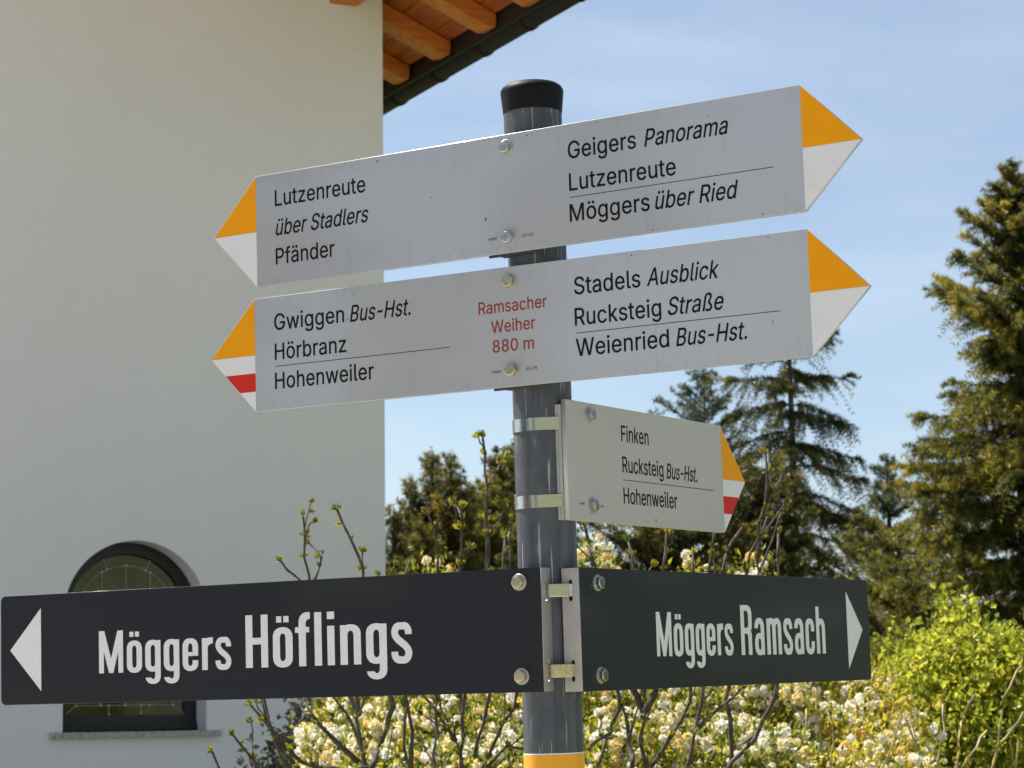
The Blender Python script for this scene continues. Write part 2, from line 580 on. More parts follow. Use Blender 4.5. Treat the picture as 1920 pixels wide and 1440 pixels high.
def make_hill():
    """The grassy slope behind the photographer, mirrored in the window and the satin signs."""
    n, m = 40, 30
    vs, fs = [], []
    for j in range(m + 1):
        for i in range(n + 1):
            x = -60 + 120 * i / n
            t = j / m
            y = -9 - 60 * t
            z = 9.0 * (1 - math.cos(min(1, t * 1.5) * math.pi)) / 2 + 0.5 * math.sin(x * 0.13 + 2 * t) * min(1, 4 * t) - 0.06
            vs.append((x, y, z))
    for j in range(m):
        for i in range(n):
            a = j * (n + 1) + i
            fs.append((a, a + n + 1, a + n + 2, a + 1))
    b = MB()
    b.add(vs, fs)
    tag(b.build('hill', MAT['dry_grass'], smooth=180), kind='structure', label='grassy slope rising behind the viewer')


make_hill()


# ---------------------------------------------------------------- the house
DIR = Vector((-0.443649, 0.896201, 0))          # along the side wall, away from the viewer
NRM = Vector((0.896201, 0.443649, 0))           # along the gable wall, towards its right end
HOUSE = Matrix(((NRM.x, DIR.x, 0, -0.8128), (NRM.y, DIR.y, 0, 15.0), (0, 0, 1, CAM_Z), (0, 0, 0, 1)))
# house coordinates: x along the gable wall (0 = right corner, negative to the left), y into the house, z above eye level
PITCH = math.tan(math.radians(23.5))
RZ = 4.30                                       # underside of the rafters at x = 0.60


def under(x):
    return RZ + (0.60 - x) * PITCH


RIDGE_X = -4.6
HW = 9.2                                        # house width


def curve_mesh(outlines, thick, bevel=0.0, offset=0.0, bez=False, res=4):
    """Filled 2D outlines (holes by even-odd), thickened; mapped so that the front looks along -Y. Front face at y = 0."""
    cu = bpy.data.curves.new('outline', 'CURVE')
    cu.dimensions = '2D'
    cu.fill_mode = 'BOTH'
    cu.extrude = max(thick / 2 - bevel, 1e-6)
    cu.bevel_depth = bevel
    cu.bevel_resolution = 1
    cu.offset = offset - bevel
    cu.resolution_u = res
    for P in outlines:
        if bez:
            s = cu.splines.new('BEZIER')
            s.bezier_points.add(len(P) - 1)
            for bp_, q in zip(s.bezier_points, P):
                bp_.handle_left_type = bp_.handle_right_type = 'FREE'
                bp_.handle_left = (q[0], q[1], 0)
                bp_.co = (q[2], q[3], 0)
                bp_.handle_right = (q[4], q[5], 0)
        else:
            s = cu.splines.new('POLY')
            s.points.add(len(P) - 1)
            for pt, q in zip(s.points, P):
                pt.co = (q[0], q[1], 0, 1)
        s.use_cyclic_u = True
    ob = bpy.data.objects.new('outline', cu)
    COL.objects.link(ob)
    dg = bpy.context.evaluated_depsgraph_get()
    me = bpy.data.meshes.new_from_object(ob.evaluated_get(dg))
    bpy.data.objects.remove(ob)
    bpy.data.curves.remove(cu)
    n = len(me.vertices)
    co = np.empty(n * 3, dtype=np.float32)
    me.vertices.foreach_get('co', co)
    co = co.reshape(-1, 3)
    out = np.stack([co[:, 0], -co[:, 2] + thick / 2, co[:, 1]], 1)
    me.vertices.foreach_set('co', out.ravel())
    me.materials.clear()
    me.update()
    return me


def arch(cx, w, zb, zc, n=40, inset=0.0):
    """Round-headed opening: half width w/2, bottom zb, arch centre zc."""
    r = w / 2 - inset
    pts = [(cx - r, zb + inset), (cx + r, zb + inset)]
    for k in range(n + 1):
        a = math.pi * k / n
        pts.append((cx + r * math.cos(a), zc + r * math.sin(a)))
    return pts


def make_house():
    root = empty('house', HOUSE)
    tag(root, 'white plastered house with round-arched window and larch eaves with dark gutter', 'house')
    # gable wall with its arched opening
    cx, w, zb, zc = -1.624, 0.886, -0.122, 0.572
    top = lambda x: under(x if x > RIDGE_X else 2 * RIDGE_X - x) + 0.10
    outline = [(0, -CAM_Z - 0.1), (0, top(0)), (RIDGE_X, top(RIDGE_X)), (-HW, top(-HW)), (-HW, -CAM_Z - 0.1)]
    wall = link_mesh('wall', curve_mesh([outline, arch(cx, w, zb, zc)], 0.35), MAT['plaster'], root)
    m = MB()
    m.box(-0.35, -0.003, 0.352, 10, -CAM_Z - 0.1, top(0) - 0.15)
    m.box(-HW + 0.003, -HW + 0.35, 0.352, 10, -CAM_Z - 0.1, top(0) - 0.15)
    m.box(-HW + 0.006, -0.006, 10.002, 10.3, -CAM_Z - 0.1, top(0) - 0.15)
    m.build('side_wall', MAT['plaster'], root)
    # window
    fy = 0.185
    fr = link_mesh('window_frame', curve_mesh([arch(cx, w + 0.02, zb + 0.012, zc), arch(cx, w + 0.02, zb + 0.012, zc, 40, 0.084)], 0.07, 0.006), MAT['window_frame'], root)
    fr.location.y = fy
    m = MB()
    m.box(cx - w / 2 + 0.004, cx + w / 2 + 0.012, fy - 0.022, fy - 0.002, zb + 0.004, zb + 0.045)
    m.build('weather_bar', MAT['window_frame'], fr, bevel=0.004).location.y = -fy
    pane = link_mesh('pane', curve_mesh([arch(cx, w + 0.02, zb + 0.012, zc, 40, 0.078)], 0.008), MAT['glass'], fr)
    pane.location.y = 0.035
    # lead cames: an inner arch line, ties from it to the frame, three upright bars and a bottom row
    lead = MB()
    yl = fy + 0.031
    ro, ri = (w + 0.02) / 2 - 0.086, (w + 0.02) / 2 - 0.150

    def line(p, q, r=0.0032):
        lead.tube([(p[0], yl, p[1]), (q[0], yl, q[1])], r, 5)

    def dot(p, r=0.0068):
        lead.lathe([(r * 0.6, -0.004), (r, 0.0), (r * 0.6, 0.004)], 8, Matrix.Translation((p[0], yl - 0.003, p[1])) @ Matrix.Rotation(math.pi / 2, 4, 'X'), 1)

    arcp = [(cx + ri * math.cos(math.pi * k / 24), zc + ri * math.sin(math.pi * k / 24)) for k in range(25)]
    for p, q in zip(arcp[:-1], arcp[1:]):
        line(p, q)
    for a in (20, 66, 113, 159):
        c, s = math.cos(math.radians(a)), math.sin(math.radians(a))
        line((cx + ri * c, zc + ri * s), (cx + ro * c, zc + ro * s))
        dot((cx + ri * c, zc + ri * s)); dot((cx + ro * c, zc + ro * s))
    zi = zb + 0.155
    for x in (-0.152, 0.0, 0.152):
        zt = zc + math.sqrt(max(0, ri * ri - x * x))
        line((cx + x, zi), (cx + x, zt))
        dot((cx + x, zt)); dot((cx + x, zi))
    for s in (-1, 1):
        line((cx + s * ri, zc), (cx + s * ri, zi))
        line((cx + s * ri, zi), (cx + s * ro, zb + 0.105))
        dot((cx + s * ri, zi)); dot((cx + s * ro, zb + 0.105))
        line((cx + s * 0.10, zi), (cx + s * 0.10, zb + 0.10))
        dot((cx + s * 0.10, zi)); dot((cx + s * 0.10, zb + 0.105))
    for z in (0.22, 0.47):
        line((cx - ri, z), (cx + ri, z), 0.0026)
        for s in (-1, 1):
            line((cx + s * ri, z), (cx + s * ro, z))
    line((cx - ri, zi), (cx + ri, zi))
    lo = lead.build('lead_came', None, fr, mats=[MAT['lead'], MAT['solder']])
    lo.location.y = -fy
    # stone sill
    m = MB()
    m.box(cx - w / 2 - 0.078, cx + w / 2 + 0.082, -0.045, 0.2, zb - 0.036, zb + 0.0)
    m.build('window_sill', MAT['granite'], root, bevel=0.004)
    # rafters
    x_tip = 0.60
    for k, y in enumerate([-1.70, -1.03, -0.38, 0.32, 1.0] + [1.0 + 0.68 * i for i in range(1, 13)]):
        m = MB()
        hw_, hh = 0.080, 0.125
        P = [(x_tip - 0.005, RZ + 0.035), (x_tip - 0.06, under(x_tip - 0.06)), (RIDGE_X + 0.02, under(RIDGE_X + 0.02)),
             (RIDGE_X + 0.02, under(RIDGE_X + 0.02) + hh), (x_tip, under(x_tip) + hh - 0.005), (x_tip, RZ + 0.06)]
        m.prism(P, y - hw_, y + hw_)
        m.build('rafter', MAT['rafter_wood'], root, bevel=0.003)
    # soffit boards (tongue and groove, gaps as real grooves) carried by the rafters
    m = MB()
    x = x_tip - 0.004
    bw = 0.118
    while x > RIDGE_X:
        x0 = x - bw
        P = [(x0 + 0.009, under(x0) + 0.127), (x, under(x) + 0.127), (x, under(x) + 0.147), (x0 + 0.009, under(x0) + 0.147)]
        m.prism(P, -1.86, 10.4)
        x = x0
    m.build('soffit', MAT['soffit_wood'], root)
    # roof covering: two slopes with rows of tiles stepping down
    m = MB()
    for side in (1, -1):
        X = lambda v: v if side == 1 else 2 * RIDGE_X - v
        xa = 0.66
        while xa > RIDGE_X:
            xb = max(RIDGE_X, xa - 0.34)
            P = [(X(xa), under(xa) + 0.165), (X(xb), under(xb) + 0.162), (X(xb), under(xb) + 0.195), (X(xa), under(xa) + 0.22)]
            if side == -1:
                P = P[::-1]
            m.prism(P, -1.9, 10.45)
            xa -= 0.34
    m.build('roof', MAT['tile'], root)
    m = MB()
    m.prism([(0.612, 4.315), (0.632, 4.315), (0.632, 4.44), (0.612, 4.44)], -1.88, 10.4)
    m.build('fascia', MAT['fascia'], root)
    # half-round gutter with its bead, brackets and joints
    gx, gz, gr = 0.708, 4.335, 0.072
    P = []
    for k in range(19):
        a = math.pi + math.pi * k / 18
        P.append((gx + gr * math.cos(a), gz + gr * math.sin(a)))
    for k in range(18, -1, -1):
        a = math.pi + math.pi * k / 18
        P.append((gx + (gr - 0.004) * math.cos(a), gz + (gr - 0.004) * math.sin(a)))
    m = MB()
    n = len(P) // 2
    for ya, yb in [(-1.9, 10.4)]:
        for i in range(n - 1):
            q = [P[i], P[i + 1], P[2 * n - 2 - i], P[2 * n - 1 - i]]
            m.prism(q, ya, yb)
    m.tube([(gx + gr + 0.004, -1.9, gz + 0.002), (gx + gr + 0.004, 10.4, gz + 0.002)], 0.009, 10)
    gut = m.build('gutter', MAT['gutter'], root, smooth=40)
    for y in [-1.40, -0.71, -0.05, 0.66, 1.36] + [1.36 + 0.68 * i for i in range(1, 13)]:
        m = MB()
        for i in range(18):
            a0, a1 = math.pi + math.pi * i / 18, math.pi + math.pi * (i + 1) / 18
            q = [(gx + (gr + 0.008) * math.cos(a0), gz + (gr + 0.008) * math.sin(a0)), (gx + (gr + 0.008) * math.cos(a1), gz + (gr + 0.008) * math.sin(a1)),
                 (gx + (gr + 0.0005) * math.cos(a1), gz + (gr + 0.0005) * math.sin(a1)), (gx + (gr + 0.0005) * math.cos(a0), gz + (gr + 0.0005) * math.sin(a0))]
            m.prism(q, y - 0.016, y + 0.016)
        m.build('bracket', MAT['gutter'], gut, smooth=40)
    # purlin end standing out of the gable wall
    for x0 in (-0.37, RIDGE_X - 0.09, -HW + 0.2):
        m = MB()
        xx = x0 if x0 > RIDGE_X else 2 * RIDGE_X - x0
        m.prism([(x0, 4.50 + (under(xx) - under(-0.37))), (x0 + 0.19, 4.50 + (under(xx) - under(-0.37))), (x0 + 0.19, under(min(xx + 0.19, 0)) - 0.004), (x0, under(xx + 0.19) - 0.004)], -1.62, -0.002)
        m.build('purlin', MAT['rafter_wood'], root, bevel=0.006)
    return root


make_house()

